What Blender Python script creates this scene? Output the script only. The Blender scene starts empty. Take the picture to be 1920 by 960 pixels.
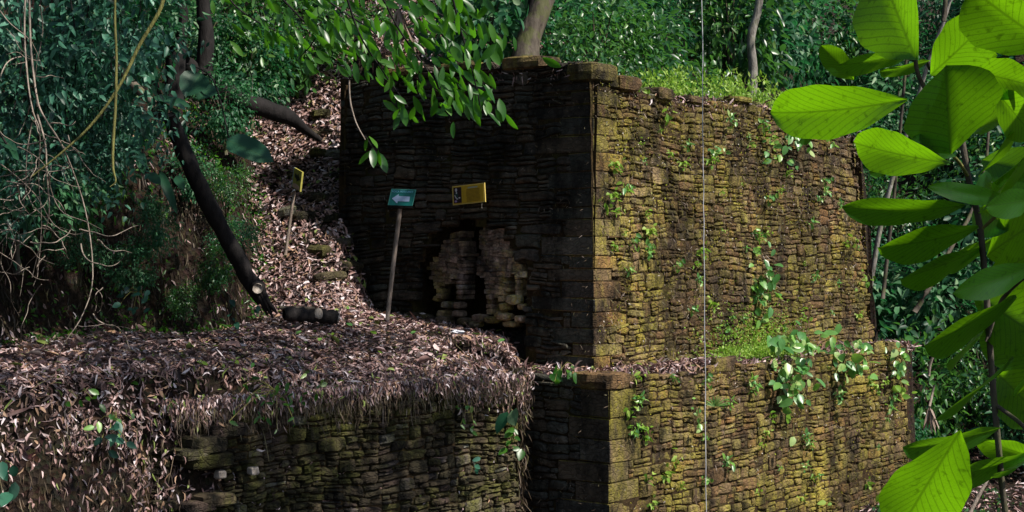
import bpy, bmesh, math, random
import numpy as np
from mathutils import Vector, Matrix
random.seed(7); RS = np.random.RandomState(11)
SC = bpy.context.scene; COL = SC.collection

# ------------------------------------------------------------ camera, world, sun, exposure
FX = 2900.0; CZ = 5.0                     # focal length in pixels of the 1920 wide frame, eye height
cam_d = bpy.data.cameras.new('camera'); cam = bpy.data.objects.new('camera', cam_d); COL.objects.link(cam)
cam.location = (0, 0, CZ); cam.rotation_euler = (math.pi/2, 0, 0)
cam_d.sensor_width = 36; cam_d.lens = 36*FX/1920; cam_d.shift_y = 10/1920
cam_d.clip_start = .05; cam_d.clip_end = 2000
SC.camera = cam
SUN = Vector((.60, -.32, .74)).normalized()
w = bpy.data.worlds.new('World'); SC.world = w; w.use_nodes = True
nt = w.node_tree; nt.nodes.clear()
sky = nt.nodes.new('ShaderNodeTexSky'); sky.sky_type = 'NISHITA'; sky.sun_disc = False
sky.sun_elevation = math.asin(SUN.z); sky.sun_rotation = math.atan2(SUN.x, SUN.y)
bg = nt.nodes.new('ShaderNodeBackground'); bg.inputs[1].default_value = .088
wo = nt.nodes.new('ShaderNodeOutputWorld')
nt.links.new(sky.outputs[0], bg.inputs[0]); nt.links.new(bg.outputs[0], wo.inputs[0])
sd = bpy.data.lights.new('sun', 'SUN'); sd.energy = 5.0; sd.angle = math.radians(.6); sd.color = (1, .94, .84)
so = bpy.data.objects.new('sun', sd); COL.objects.link(so); so.rotation_euler = SUN.to_track_quat('Z', 'Y').to_euler()
so.location = (20, 10, 40)
SC.view_settings.view_transform = 'Standard'; SC.view_settings.look = 'None'
SC.view_settings.gamma = 1; SC.view_settings.exposure = 0.5
SC.cycles.max_bounces = 6; SC.cycles.diffuse_bounces = 3; SC.cycles.transmission_bounces = 4
SC.cycles.sample_clamp_indirect = 6

# ------------------------------------------------------------ helpers
def at(px, py, Y):                         # a point of the place read off the photograph at distance Y
    return Vector(((px-960)/FX*Y, Y, CZ+(490-py)/FX*Y))

def tag(o, label=None, cat=None, group=None, kind=None):
    if label: o['label'] = label
    if cat: o['category'] = cat
    if group: o['group'] = group
    if kind: o['kind'] = kind
    return o

def empty(name, loc, label, cat, group=None):
    o = bpy.data.objects.new(name, None); COL.objects.link(o); o.location = loc; o.empty_display_size = .2
    return tag(o, label, cat, group)

def link(name, me, parent=None, mat=None):
    o = bpy.data.objects.new(name, me); COL.objects.link(o)
    if mat is not None and not me.materials: me.materials.append(mat)
    if parent is not None:
        o.parent = parent; o.location = -parent.location if parent.type == 'EMPTY' else (0, 0, 0)
    return o

def mk(name, v, f, mat=None, smooth=True):
    smooth = smooth and name not in ('stone', 'small_stones', 'step_stone'); me = bpy.data.meshes.new(name); me.from_pydata([tuple(p) for p in v], [], f)
    if smooth: me.polygons.foreach_set('use_smooth', [True]*len(me.polygons))
    if mat: me.materials.append(mat)
    me.update(); return me

def big(name, V, F, mat, rnd=None, smooth=True, uv=None):   # V (n,3), F list of index arrays (m,k)
    me = bpy.data.meshes.new(name); V = np.asarray(V, np.float32)
    me.vertices.add(len(V)); me.vertices.foreach_set('co', V.ravel())
    loops = np.concatenate([f.ravel() for f in F]).astype(np.int32)
    tot = np.concatenate([np.full(len(f), f.shape[1]) for f in F]).astype(np.int32)
    st = np.concatenate([[0], np.cumsum(tot)[:-1]]).astype(np.int32)
    me.loops.add(len(loops)); me.loops.foreach_set('vertex_index', loops)
    me.polygons.add(len(tot)); me.polygons.foreach_set('loop_start', st); me.polygons.foreach_set('loop_total', tot)
    if smooth: me.polygons.foreach_set('use_smooth', np.ones(len(tot), bool))
    me.update(calc_edges=True); me.validate()
    if rnd is not None:
        a = me.attributes.new('rnd', 'FLOAT', 'POINT'); a.data.foreach_set('value', np.asarray(rnd, np.float32))
    if uv is not None:
        l = me.uv_layers.new(name='UVMap'); li = np.empty(len(me.loops), np.int32); me.loops.foreach_get('vertex_index', li)
        l.data.foreach_set('uv', np.asarray(uv, np.float32)[li].ravel())
    me.materials.append(mat); return me

def hsh(ix, iy, s=0):
    n = np.sin(ix*127.1+iy*311.7+s*74.7)*43758.5453
    return n-np.floor(n)
def vnoise(x, y, s=0):
    x = np.asarray(x, float); y = np.asarray(y, float)
    ix = np.floor(x); iy = np.floor(y); fx = x-ix; fy = y-iy
    fx = fx*fx*(3-2*fx); fy = fy*fy*(3-2*fy)
    a = hsh(ix, iy, s); b = hsh(ix+1, iy, s); c = hsh(ix, iy+1, s); d = hsh(ix+1, iy+1, s)
    return (a*(1-fx)+b*fx)*(1-fy)+(c*(1-fx)+d*fx)*fy
def fbm(x, y, s=0, o=4):
    r = 0; a = .5
    for k in range(o): r = r+a*vnoise(x*2**k, y*2**k, s+k); a *= .5
    return r*2-1
def sm(a, b, x):
    t = np.clip((x-a)/(b-a), 0, 1); return t*t*(3-2*t)
def unit(a):
    return a/np.maximum(np.linalg.norm(a, axis=-1, keepdims=True), 1e-9)

# leaves: N leaves as one mesh; pos, dirn, nrm (N,3); every leaf is folded, pointed and drooping
def leafsoup(name, pos, dirn, nrm, L, W, mat, droop=.15, fold=.18, simple=False, shape=(.42, .5, .36), rnd=None, bend=0.0):
    pos = np.asarray(pos, float); N = len(pos); d = unit(np.asarray(dirn, float)); n = np.asarray(nrm, float)
    s = unit(np.cross(d, n)); n = np.cross(s, d)
    L = np.broadcast_to(np.asarray(L, float), (N,))[:, None]; W = np.broadcast_to(np.asarray(W, float), (N,))[:, None]
    a = shape[0]
    def P(t, x, h): return pos+d*(L*t)+s*(W*x+bend*L*t*(1-t)*1.6)+n*(h*W-droop*L*t*t)
    if simple:
        vs = [P(0, 0, 0), P(a, -shape[1], fold), P(a, 0, 0), P(a, shape[1], fold), P(1, 0, 0)]
        V = np.stack(vs, 1).reshape(-1, 3); o = (np.arange(N)*5)[:, None]
        F = [np.concatenate([o+[0, 1, 2], o+[0, 2, 3], o+[1, 4, 2], o+[2, 4, 3]])]; k = 5
    else:
        vs = [P(0, 0, 0), P(a*.7, 0, 0), P(.72, 0, 0), P(1, 0, 0),
              P(a*.7, -shape[1]*.95, fold), P(a*.7, shape[1]*.95, fold), P(.72, -shape[2], fold*.8), P(.72, shape[2], fold*.8)]
        V = np.stack(vs, 1).reshape(-1, 3); o = (np.arange(N)*8)[:, None]
        F = [np.concatenate([o+[0, 4, 1], o+[0, 1, 5], o+[6, 3, 2], o+[2, 3, 7]]),
             np.concatenate([o+[4, 6, 2, 1], o+[1, 2, 7, 5]])]; k = 8
    if rnd is None: rnd = RS.rand(N)
    return big(name, V, F, mat, np.repeat(rnd, k))

# tube along points with radii, closed ends
def tubedata(pts, rad, n=7, rough=.0):
    pts = [Vector(p) for p in pts]; V = []; F = []
    up = Vector((.3, .2, 1)).normalized(); m = len(pts)
    for i, p in enumerate(pts):
        t = (pts[min(i+1, m-1)]-pts[max(i-1, 0)]).normalized()
        if abs(t.dot(up)) > .95: up = Vector((1, .1, 0))
        a = t.cross(up).normalized(); b = t.cross(a).normalized()
        r = rad[i] if hasattr(rad, '__len__') else rad
        for k in range(n):
            an = 2*math.pi*k/n; rr = r*(1+rough*(random.random()-.5))
            V.append(p+a*math.cos(an)*rr+b*math.sin(an)*rr)
    for i in range(m-1):
        for k in range(n):
            F.append((i*n+k, i*n+(k+1) % n, (i+1)*n+(k+1) % n, (i+1)*n+k))
    F.append(tuple(range(n))); F.append(tuple((m-1)*n+k for k in reversed(range(n))))
    return V, F
def smoothpts(pts, k=4):
    P = [Vector(p) for p in pts]; out = []
    for i in range(len(P)-1):
        p0 = P[max(i-1, 0)]; p1 = P[i]; p2 = P[i+1]; p3 = P[min(i+2, len(P)-1)]
        for j in range(k):
            t = j/k
            out.append(.5*((2*p1)+(p2-p0)*t+(2*p0-5*p1+4*p2-p3)*t*t+(3*p1-p0-3*p2+p3)*t**3))
    out.append(P[-1]); return out
def join(parts):
    V = []; F = []
    for v, f in parts:
        o = len(V); V += list(v); F += [tuple(i+o for i in q) for q in f]
    return V, F

# ------------------------------------------------------------ materials
def newmat(name):
    m = bpy.data.materials.new(name); m.use_nodes = True; n = m.node_tree; n.nodes.clear(); return m, n
def N(n, t, **kw):
    x = n.nodes.new(t)
    for k, v in kw.items():
        if k.startswith('i'):
            x.inputs[int(k[1:])].default_value = v
        else: setattr(x, k, v)
    return x
def ramp(n, src, stops, interp='LINEAR'):
    r = n.nodes.new('ShaderNodeValToRGB'); r.color_ramp.interpolation = interp
    e = r.color_ramp.elements
    while len(e) < len(stops): e.new(.5)
    for q, (p, c) in zip(e, stops):
        q.position = p; q.color = (c[0], c[1], c[2], 1) if hasattr(c, '__len__') else (c, c, c, 1)
    if src is not None: n.links.new(src, r.inputs[0])
    return r.outputs[0]
def mix(n, f, a, b, mode='MIX'):
    x = n.nodes.new('ShaderNodeMix'); x.data_type = 'RGBA'; x.blend_type = mode
    for s, v in ((x.inputs[0], f), (x.inputs[6], a), (x.inputs[7], b)):
        if isinstance(v, bpy.types.NodeSocket): n.links.new(v, s)
        else: s.default_value = v if not hasattr(v, '__len__') else (v[0], v[1], v[2], 1)
    return x.outputs[2]
def math_(n, op, a, b=0.0):
    x = n.nodes.new('ShaderNodeMath'); x.operation = op
    for s, v in ((x.inputs[0], a), (x.inputs[1], b)):
        if isinstance(v, bpy.types.NodeSocket): n.links.new(v, s)
        else: s.default_value = v
    return x.outputs[0]
def noise(n, vec, scale, detail=4, rough=.55, stretch=None):
    if stretch:
        m = n.nodes.new('ShaderNodeMapping'); m.inputs['Scale'].default_value = stretch; n.links.new(vec, m.inputs[0]); vec = m.outputs[0]
    x = n.nodes.new('ShaderNodeTexNoise'); x.inputs['Scale'].default_value = scale
    x.inputs['Detail'].default_value = detail; x.inputs['Roughness'].default_value = rough
    n.links.new(vec, x.inputs['Vector']); return x.outputs['Fac']
def wpos(n): return n.nodes.new('ShaderNodeNewGeometry').outputs['Position']
def rndval(n):
    a = n.nodes.new('ShaderNodeAttribute'); a.attribute_name = 'rnd'
    o = n.nodes.new('ShaderNodeObjectInfo')
    return math_(n, 'FRACT', math_(n, 'ADD', a.outputs['Fac'], o.outputs['Random']))
def finish(n, col, rough=.8, spec=.3, bump=None, bstr=.5, bdist=.02):
    p = n.nodes.new('ShaderNodeBsdfPrincipled'); o = n.nodes.new('ShaderNodeOutputMaterial')
    if isinstance(col, bpy.types.NodeSocket): n.links.new(col, p.inputs['Base Color'])
    else: p.inputs['Base Color'].default_value = (*col, 1)
    if isinstance(rough, bpy.types.NodeSocket): n.links.new(rough, p.inputs['Roughness'])
    else: p.inputs['Roughness'].default_value = rough
    p.inputs['Specular IOR Level'].default_value = spec
    if bump is not None:
        b = n.nodes.new('ShaderNodeBump'); b.inputs['Strength'].default_value = bstr; b.inputs['Distance'].default_value = bdist
        n.links.new(bump, b.inputs['Height']); n.links.new(b.outputs[0], p.inputs['Normal'])
    n.links.new(p.outputs[0], o.inputs[0]); return p, o

def stone_mat(name, moss_lo, moss_hi, base, bright=1.0, moss_col=(.16, .145, .018)):
    m, n = newmat(name); P = wpos(n); r = rndval(n)
    c = ramp(n, r, base, 'CONSTANT')
    big_ = noise(n, P, 1.1, 5); mid = noise(n, P, 7, 6, .65); fine = noise(n, P, 45, 5, .7)
    streak = noise(n, P, 5, 5, .6, (1.6, 1.6, .45))
    c = mix(n, math_(n, 'MULTIPLY', mid, .75), c, (.05, .032, .02))
    mm = math_(n, 'ADD', math_(n, 'MULTIPLY', big_, .55), math_(n, 'MULTIPLY', streak, .45))
    mm = math_(n, 'ADD', mm, math_(n, 'MULTIPLY', math_(n, 'SUBTRACT', r, .5), .12))
    mm = ramp(n, mm, [(moss_lo, 0.0), (moss_hi, 1.0)])
    mm = math_(n, 'MULTIPLY', mm, ramp(n, fine, [(.32, .25), (.6, 1.0)]))
    c = mix(n, mm, c, moss_col)
    hot = ramp(n, noise(n, P, 3.3, 5, .7), [(.60, 0.0), (.68, 1.0)])
    c = mix(n, math_(n, 'MULTIPLY', hot, math_(n, 'MULTIPLY', mm, .6)), c, (.26, .26, .03))
    wh = ramp(n, noise(n, P, 26, 3, .6, (1, 1, .7)), [(.70, 0.0), (.745, .75)])
    c = mix(n, wh, c, (.30, .26, .22))
    dk = ramp(n, noise(n, P, 2.1, 6, .7, (1, 1, .6)), [(.38, .15), (.56, 1.0)])
    c = mix(n, 1.0, c, dk, 'MULTIPLY')
    c = mix(n, 1.0, c, ramp(n, noise(n, P, .55, 4, .6, (1, 1, .8)), [(.36, .50), (.62, 1.12)]), 'MULTIPLY')
    vv = n.nodes.new('ShaderNodeMapping'); vv.inputs['Scale'].default_value = (1, 1, 1.9)
    dn = n.nodes.new('ShaderNodeTexNoise'); dn.inputs['Scale'].default_value = 6; n.links.new(P, dn.inputs['Vector'])
    va = n.nodes.new('ShaderNodeVectorMath'); va.operation = 'MULTIPLY_ADD'; va.inputs[1].default_value = (.16, .16, .10); n.links.new(dn.outputs['Color'], va.inputs[0]); n.links.new(P, va.inputs[2])
    n.links.new(va.outputs[0], vv.inputs[0])
    vo = n.nodes.new('ShaderNodeTexVoronoi'); vo.feature = 'DISTANCE_TO_EDGE'; vo.inputs['Scale'].default_value = 8.5; n.links.new(vv.outputs[0], vo.inputs['Vector'])
    vc = n.nodes.new('ShaderNodeTexVoronoi'); vc.inputs['Scale'].default_value = 8.5; n.links.new(vv.outputs[0], vc.inputs['Vector'])
    chip = ramp(n, vo.outputs['Distance'], [(0, .0), (.10, 1.0)]); sc_ = n.nodes.new('ShaderNodeSeparateColor'); n.links.new(vc.outputs['Color'], sc_.inputs[0])
    c = mix(n, 1.0, c, ramp(n, chip, [(0, .74), (1, 1.0)]), 'MULTIPLY'); c = mix(n, .5, c, ramp(n, sc_.outputs[0], [(0, .45), (1, 1.0)]), 'MULTIPLY')
    if bright != 1: c = mix(n, 1.0, c, (bright, bright, bright), 'MULTIPLY')
    bh = math_(n, 'ADD', math_(n, 'ADD', math_(n, 'MULTIPLY', mid, .7), math_(n, 'MULTIPLY', fine, .5)), math_(n, 'ADD', math_(n, 'MULTIPLY', chip, .22), math_(n, 'MULTIPLY', sc_.outputs[1], .35)))
    finish(n, c, .82, .25, bh, 1.0, .06); return m
BROWN = [(0, (.135, .078, .032)), (.18, (.15, .10, .048)), (.36, (.085, .055, .03)), (.5, (.20, .105, .038)), (.62, (.13, .10, .048)), (.78, (.14, .088, .056)), (.92, (.24, .165, .09))]
SHADE_SLATE = [(0, (.058, .054, .048)), (.2, (.080, .066, .050)), (.42, (.052, .058, .048)), (.6, (.09, .07, .050)), (.8, (.060, .066, .058)), (.93, (.12, .108, .088))]
RUBBLE = [(0, (.10, .085, .045)), (.2, (.13, .10, .06)), (.4, (.075, .062, .04)), (.55, (.11, .075, .06)), (.7, (.10, .09, .03)), (.86, (.17, .14, .13)), (.95, (.30, .29, .31))]
M = {}
M['stone'] = stone_mat('mossy_brown_stone', .43, .61, BROWN, 2.45, (.175, .15, .018))
M['shade_slate'] = stone_mat('wet_shade_slate', .62, .80, SHADE_SLATE, moss_col=(.10, .11, .03), bright=2.1)  # darker version of the stone: shade put into the colour, with real wet staining
M['rubble'] = stone_mat('rubble_stone', .46, .62, RUBBLE, moss_col=(.15, .15, .03), bright=1.35)
M['altar'] = stone_mat('altar_stone', .46, .66, [(0, (.42, .29, .22)), (.25, (.24, .17, .13)), (.5, (.55, .38, .31)), (.75, (.33, .24, .22)), (.9, (.46, .40, .38))], 1.9, (.42, .32, .05))

def soil_mat():
    m, n = newmat('forest_soil'); P = wpos(n)
    a = noise(n, P, 3, 6, .65); b = noise(n, P, 22, 6, .7)
    vo = n.nodes.new('ShaderNodeTexVoronoi'); vo.inputs['Scale'].default_value = 16; n.links.new(P, vo.inputs['Vector'])
    c = ramp(n, b, [(.3, (.010, .007, .005)), (.6, (.032, .022, .015)), (.8, (.075, .052, .04))])
    c = mix(n, ramp(n, a, [(.35, 0.0), (.7, .5)]), c, vo.outputs['Color'], 'SOFT_LIGHT')
    finish(n, c, .95, .15, math_(n, 'ADD', b, vo.outputs['Distance']), 1, .05); return m
M['soil'] = soil_mat()
def core_mat():
    m, n = newmat('earth_mortar'); P = wpos(n); b = noise(n, P, 14, 6, .7); g = noise(n, P, 2.3, 5)
    c = ramp(n, b, [(.3, (.014, .009, .006)), (.55, (.05, .032, .016)), (.75, (.10, .07, .03))])
    c = mix(n, ramp(n, g, [(.5, 0.0), (.65, .5)]), c, (.05, .05, .01))
    finish(n, c, .95, .1, b, 1, .06); return m
M['core'] = core_mat()

def leaf_mat(name, stops, trans=(.25, .5, .03), tf=.38, rough=.42, spec=.5, veins=False, tscale=1.0):
    m, n = newmat(name); r = rndval(n); c = ramp(n, r, stops)
    P = wpos(n); nz = noise(n, P, 9, 3)
    c = mix(n, .5, c, ramp(n, nz, [(.3, .55), (.7, 1.0)]), 'MULTIPLY')
    tcol = mix(n, .55, c, trans)
    bump = None
    if veins:
        uv = n.nodes.new('ShaderNodeUVMap'); sp = n.nodes.new('ShaderNodeSeparateXYZ'); n.links.new(uv.outputs[0], sp.inputs[0])
        u, v = sp.outputs[0], sp.outputs[1]
        au = math_(n, 'ABSOLUTE', math_(n, 'SUBTRACT', u, .5))
        ph = math_(n, 'SUBTRACT', math_(n, 'MULTIPLY', v, 13.0), math_(n, 'MULTIPLY', math_(n, 'POWER', au, .8), 9.0))
        tri = math_(n, 'ABSOLUTE', math_(n, 'SUBTRACT', math_(n, 'FRACT', ph), .5))
        side = ramp(n, tri, [(.0, .0), (.05, .35), (.12, 1.0)])
        mid = ramp(n, au, [(.0, .0), (.008, .15), (.022, 1.0)])
        net = n.nodes.new('ShaderNodeTexVoronoi'); net.feature = 'DISTANCE_TO_EDGE'; net.inputs['Scale'].default_value = 46
        n.links.new(uv.outputs[0], net.inputs['Vector'])
        net_ = ramp(n, net.outputs['Distance'], [(.0, .8), (.08, 1.0)])
        vm = math_(n, 'MINIMUM', side, mid)
        dark = math_(n, 'ADD', math_(n, 'MULTIPLY', vm, .42), .58)
        dark = math_(n, 'MULTIPLY', dark, net_)
        blot = ramp(n, noise(n, P, 60, 3), [(.28, .55), (.42, 1.0)])
        dark = math_(n, 'MULTIPLY', dark, blot)
        cc = n.nodes.new('ShaderNodeCombineColor')
        for k in range(3): n.links.new(dark, cc.inputs[k])
        tcol = mix(n, 1.0, tcol, cc.outputs[0], 'MULTIPLY')
        c = mix(n, math_(n, 'MULTIPLY', math_(n, 'SUBTRACT', 1.0, vm), .25), c, (.08, .15, .04))
        bump = vm
    p, o = finish(n, c, rough, spec, bump, .05, .004)
    t = n.nodes.new('ShaderNodeBsdfTranslucent'); n.links.new(tcol, t.inputs[0])
    mx = n.nodes.new('ShaderNodeMixShader'); mx.inputs[0].default_value = tf
    n.links.new(p.outputs[0], mx.inputs[1]); n.links.new(t.outputs[0], mx.inputs[2]); n.links.new(mx.outputs[0], o.inputs[0])
    return m
M['teal'] = leaf_mat('teal_leaf', [(0, (.010, .05, .024)), (.5, (.028, .12, .055)), (.85, (.08, .21, .09)), (1, (.22, .34, .18))], (.04, .3, .07), .34, .48, .35)
M['creeper'] = leaf_mat('creeper_leaf', [(0, (.008, .035, .022)), (.5, (.026, .11, .068)), (.85, (.06, .2, .12)), (1, (.13, .32, .22))], (.03, .2, .07), .2, .45, .45)
M['forest'] = leaf_mat('forest_leaf', [(0, (.014, .06, .022)), (.5, (.03, .11, .035)), (.9, (.07, .19, .04)), (1, (.14, .26, .05))], (.12, .38, .04), .35, .35, .55)
M['bright'] = leaf_mat('bright_leaf', [(0, (.02, .09, .012)), (.6, (.04, .15, .015)), (1, (.08, .22, .02))], (.16, .55, .01), .42, .35, .5)
M['shrub'] = leaf_mat('large_shrub_leaf', [(0, (.015, .08, .010)), (.6, (.022, .10, .012)), (1, (.035, .13, .015))], (.36, .85, .0), .6, .36, .4, veins=True)
M['heart'] = leaf_mat('heart_leaf', [(0, (.06, .20, .05)), (.4, (.12, .32, .09)), (.75, (.22, .45, .08)), (1, (.45, .58, .22))], (.4, .75, .06), .38, .34, .6)
M['fern'] = leaf_mat('fern_leaf', [(0, (.10, .24, .02)), (.5, (.22, .40, .03)), (1, (.45, .60, .14))], (.3, .55, .04), .4, .5, .3)
M['dullbig'] = leaf_mat('dull_broad_leaf', [(0, (.012, .06, .03)), (1, (.02, .085, .045))], (.03, .16, .05), .2, .4, .5, veins=True)
M['moss'] = leaf_mat('wall_moss', [(0, (.12, .08, .02)), (.4, (.20, .15, .03)), (.66, (.26, .24, .02)), (.84, (.30, .34, .03)), (.93, (.5, .45, .38)), (1, (.6, .52, .46))], (.3, .3, .02), .15, .8, .2)

def litter_mat(name, stops, rough=.6):
    m, n = newmat(name); r = rndval(n); c = ramp(n, r, stops, 'CONSTANT'); P = wpos(n)
    c = mix(n, .6, c, ramp(n, noise(n, P, 30, 3), [(.3, .55), (.7, 1.0)]), 'MULTIPLY')
    finish(n, c, rough, .35); return m
M['litter'] = litter_mat('dead_leaf', [(0, (.33, .20, .18)), (.15, (.48, .33, .32)), (.27, (.15, .085, .075)), (.42, (.58, .44, .43)), (.52, (.24, .14, .13)), (.66, (.06, .038, .036)), (.80, (.36, .22, .14)), (.90, (.72, .62, .64)), (.96, (.20, .26, .06))])
M['strand'] = litter_mat('root_strand', [(0, (.13, .09, .055)), (.25, (.22, .16, .11)), (.5, (.08, .055, .035)), (.7, (.15, .13, .06)), (.9, (.32, .25, .21))])
M['bankroot'] = litter_mat('bank_root', [(0, (.05, .035, .022)), (.4, (.09, .065, .04)), (.7, (.03, .022, .015)), (.9, (.08, .07, .025))])
M['deadfrond'] = litter_mat('dead_frond', [(0, (.22, .15, .11)), (.5, (.30, .22, .17))])

def bark_mat(name, a, b, sc=12, moss=0.0):
    m, n = newmat(name); P = wpos(n); x = noise(n, P, sc, 6, .65, (1, 1, .35)); y = noise(n, P, 2.5, 4)
    c = ramp(n, x, [(.3, a), (.65, b)]); c = mix(n, 1.0, c, ramp(n, y, [(.3, .5), (.7, 1.0)]), 'MULTIPLY')
    if moss: c = mix(n, ramp(n, noise(n, P, 5, 4), [(.5, 0.0), (.6, moss)]), c, (.08, .10, .02))
    finish(n, c, .85, .25, x, .8, .03); return m
M['bark'] = bark_mat('grey_bark', (.035, .026, .02), (.17, .14, .11), 9, .5)
M['darkbark'] = bark_mat('wet_dark_bark', (.006, .005, .005), (.022, .018, .018), 14)
M['palebark'] = bark_mat('pale_bark', (.10, .085, .07), (.42, .39, .35), 14, .4)
M['twig'] = bark_mat('dry_twig', (.22, .17, .13), (.45, .37, .31), 30)
M['vine'] = bark_mat('green_vine', (.13, .13, .035), (.30, .28, .09), 30)
M['cut'] = bark_mat('cut_wood', (.28, .22, .17), (.55, .48, .42), 20)
M['post'] = bark_mat('weathered_post', (.20, .15, .12), (.38, .30, .25), 25)
def flat(name, c, rough=.5, grime=.35):
    m, n = newmat(name); x = noise(n, wpos(n), 14, 5, .7)
    k = mix(n, grime, c, ramp(n, x, [(.3, .3), (.65, 1.0)]), 'MULTIPLY'); finish(n, k, rough, .4); return m
M['green_paint'] = flat('green_sign_paint', (.0, .16, .14)); M['green_edge'] = flat('sign_edge', (.07, .33, .27))
M['pale_print'] = flat('pale_print', (.36, .46, .66), .6, .2); M['blue_print'] = flat('blue_print', (.16, .48, .62), .6, .1)
M['yellow_board'] = flat('yellow_board', (.56, .34, .02), .5, .3); M['yellow_edge'] = flat('yellow_edge', (.62, .46, .12))
M['photo_dark'] = flat('photo_dark', (.03, .012, .018)); M['photo_pale'] = flat('photo_pale', (.55, .52, .55)); M['photo_lilac'] = flat('photo_lilac', (.38, .26, .48)); M['photo_teal'] = flat('photo_teal', (.02, .06, .06))
M['print_brown'] = flat('brown_print', (.20, .10, .01), .6, .1); M['print_grey'] = flat('grey_print', (.35, .38, .30), .6, .1)
M['yellow_sign'] = flat('yellow_sign_paint', (.36, .33, .06), .7, .7); M['black_print'] = flat('black_print', (.01, .015, .015)); M['pink_print'] = flat('pink_print', (.5, .3, .24))
M['bluegrey'] = flat('sign_side', (.25, .33, .42)); M['cord'] = flat('pale_cord', (.55, .55, .58), .5, .5)
M['plastic'] = flat('white_plastic', (.65, .66, .72))

# ------------------------------------------------------------ the lie of the land
CU = np.array([1.176, 22.0]); UR = np.array([.6097, .7926]); UL = np.array([-.7926, .6097])
CL = CU-1.03*UR-.96*UL
A0 = np.array([.12, 20.75]); LD = unit(np.array([-.67, -.74])); LN = np.array([LD[1], -LD[0]])   # terrace edge: along, inward
if LN[1] < 0: LN = -LN
BL = [(-10.5, 6), (-9, 11), (-7.6, 15.2), (-6.15, 18.2), (-5.3, 20.4), (-4.25, 21.7), (-3.75, 23.0), (-4.1, 25), (-4.55, 27), (-4.9, 29.5), (-5.5, 40)]
def bankdist(x, y):                       # signed distance to the foot of the left bank, positive on the hill
    best = np.full(np.shape(x), 1e9); sg = np.zeros(np.shape(x))
    for (x0, y0), (x1, y1) in zip(BL[:-1], BL[1:]):
        dx, dy = x1-x0, y1-y0; t = np.clip(((x-x0)*dx+(y-y0)*dy)/(dx*dx+dy*dy), 0, 1)
        d = np.hypot(x-x0-t*dx, y-y0-t*dy); c = dx*(y-y0)-dy*(x-x0)
        m = d < best; best = np.where(m, d, best); sg = np.where(m, np.sign(c), sg)
    return best*sg
def top_t(t): return np.interp(t, TP_T, TP_Z)
TPX = [(1115, 112), (1140, 118), (1170, 150), (1200, 160), (1230, 167), (1280, 182), (1340, 186), (1400, 184), (1450, 195), (1500, 208), (1540, 222), (1600, 240)]
TP_T = []; TP_Z = []
for px, py in TPX:
    t = ((px-960)*22-CU[0]*FX)/(UR[0]*FX-UR[1]*(px-960)); Y = 22+UR[1]*t
    TP_T.append(t); TP_Z.append(CZ+(490-py)/FX*Y)
def H(x, y, hole=False):
    x = np.asarray(x, float); y = np.asarray(y, float)
    nz = fbm(x*.9, y*.9, 3)*.16+fbm(x*3, y*3, 9)*.05
    low = .7+nz
    low = low+2.7*(1-sm(4.5, 10.5, y))                                        # bank the camera stands on
    a = (x-CU[0])*UR[0]+(y-CU[1])*UR[1]; b = (x-CU[0])*UL[0]+(y-CU[1])*UL[1]
    rise = np.clip(y-30.5+.25*(x-8), 0, 60)
    lowhill = low+np.minimum(rise*.72, 26)
    plat = np.interp(np.clip(a, 0, 9), TP_T, TP_Z)-.10+np.minimum(np.clip(b-3.2, 0, 60)*.62, 24)+nz*.5
    wq = sm(9.0, 10.8, a)
    back = plat*(1-wq)+lowhill*wq
    z = np.where((a > .15) & (b > .15), back, lowhill)
    # lower block ledge
    ledge = (a > -.9) & (b > -.83) & (a < 9.4) & ~((a > .15) & (b > .15))
    z = np.where(ledge, 3.40+nz*.3, z)
    if hole: z = np.where((a > .1) & (a < 1.35) & (b > 1.0) & (b < 3.65), 3.98, z)   # the breach in the shaded face
    # terrace
    ds = (x-A0[0])*LN[0]+(y-A0[1])*LN[1]; s = (x-A0[0])*LD[0]+(y-A0[1])*LD[1]
    zT = 3.50+(.19-.13*(1-sm(-4.4, -1.8, x)))*np.clip(ds, -.5, 3.2)+nz*.6
    path = zT+np.clip(y-23.1, 0, 40)*.80*(1-sm(-2.8, -2.05, x)*(1-sm(25.4, 27, y)))+np.clip(-(x+2.2), 0, 1.2)*.25
    earth = sm(5.7, 6.5, s)
    rim = sm(-.06, .22, ds+nz*.6)*(1-earth)+earth*sm(-.95, .1, ds+fbm(x*1.7, y*1.7, 5)*.35)
    right = 1-sm(-.16, .15, x)                                                   # falls to the ledge on the right
    terr = np.where(a < .12, path*right+(3.42+nz*.3)*(1-right), path)
    inT = ((x < .16) & (a < .15)) | ((b > 4.9) & (a >= .15))
    f = np.where(inT & ~((s < 0) & (a < -.88) & (x > -.9)), rim, 0)
    z2 = z*(1-f)+np.where(b > 4.9, np.minimum(path, np.maximum(plat, 8.3)+0*x) if False else path, terr)*f
    z = np.where(inT, z2, z)
    z = np.where((b > 4.9) & (a >= .15), np.maximum(np.minimum(path, plat+.4), 0), z)
    # left hill
    db = bankdist(x, y)+fbm(x*1.3, y*1.3, 21)*.25
    hill = 2.1*sm(0, .75, db)+np.minimum(np.clip(db-.35, 0, 60)*.95, 24)+sm(0, .6, db)*fbm(x*2.4, y*2.4, 31)*.45
    z = z+np.where(y > 6, hill, hill*sm(2, 6, y))
    return np.minimum(z, 45+nz)

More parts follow.
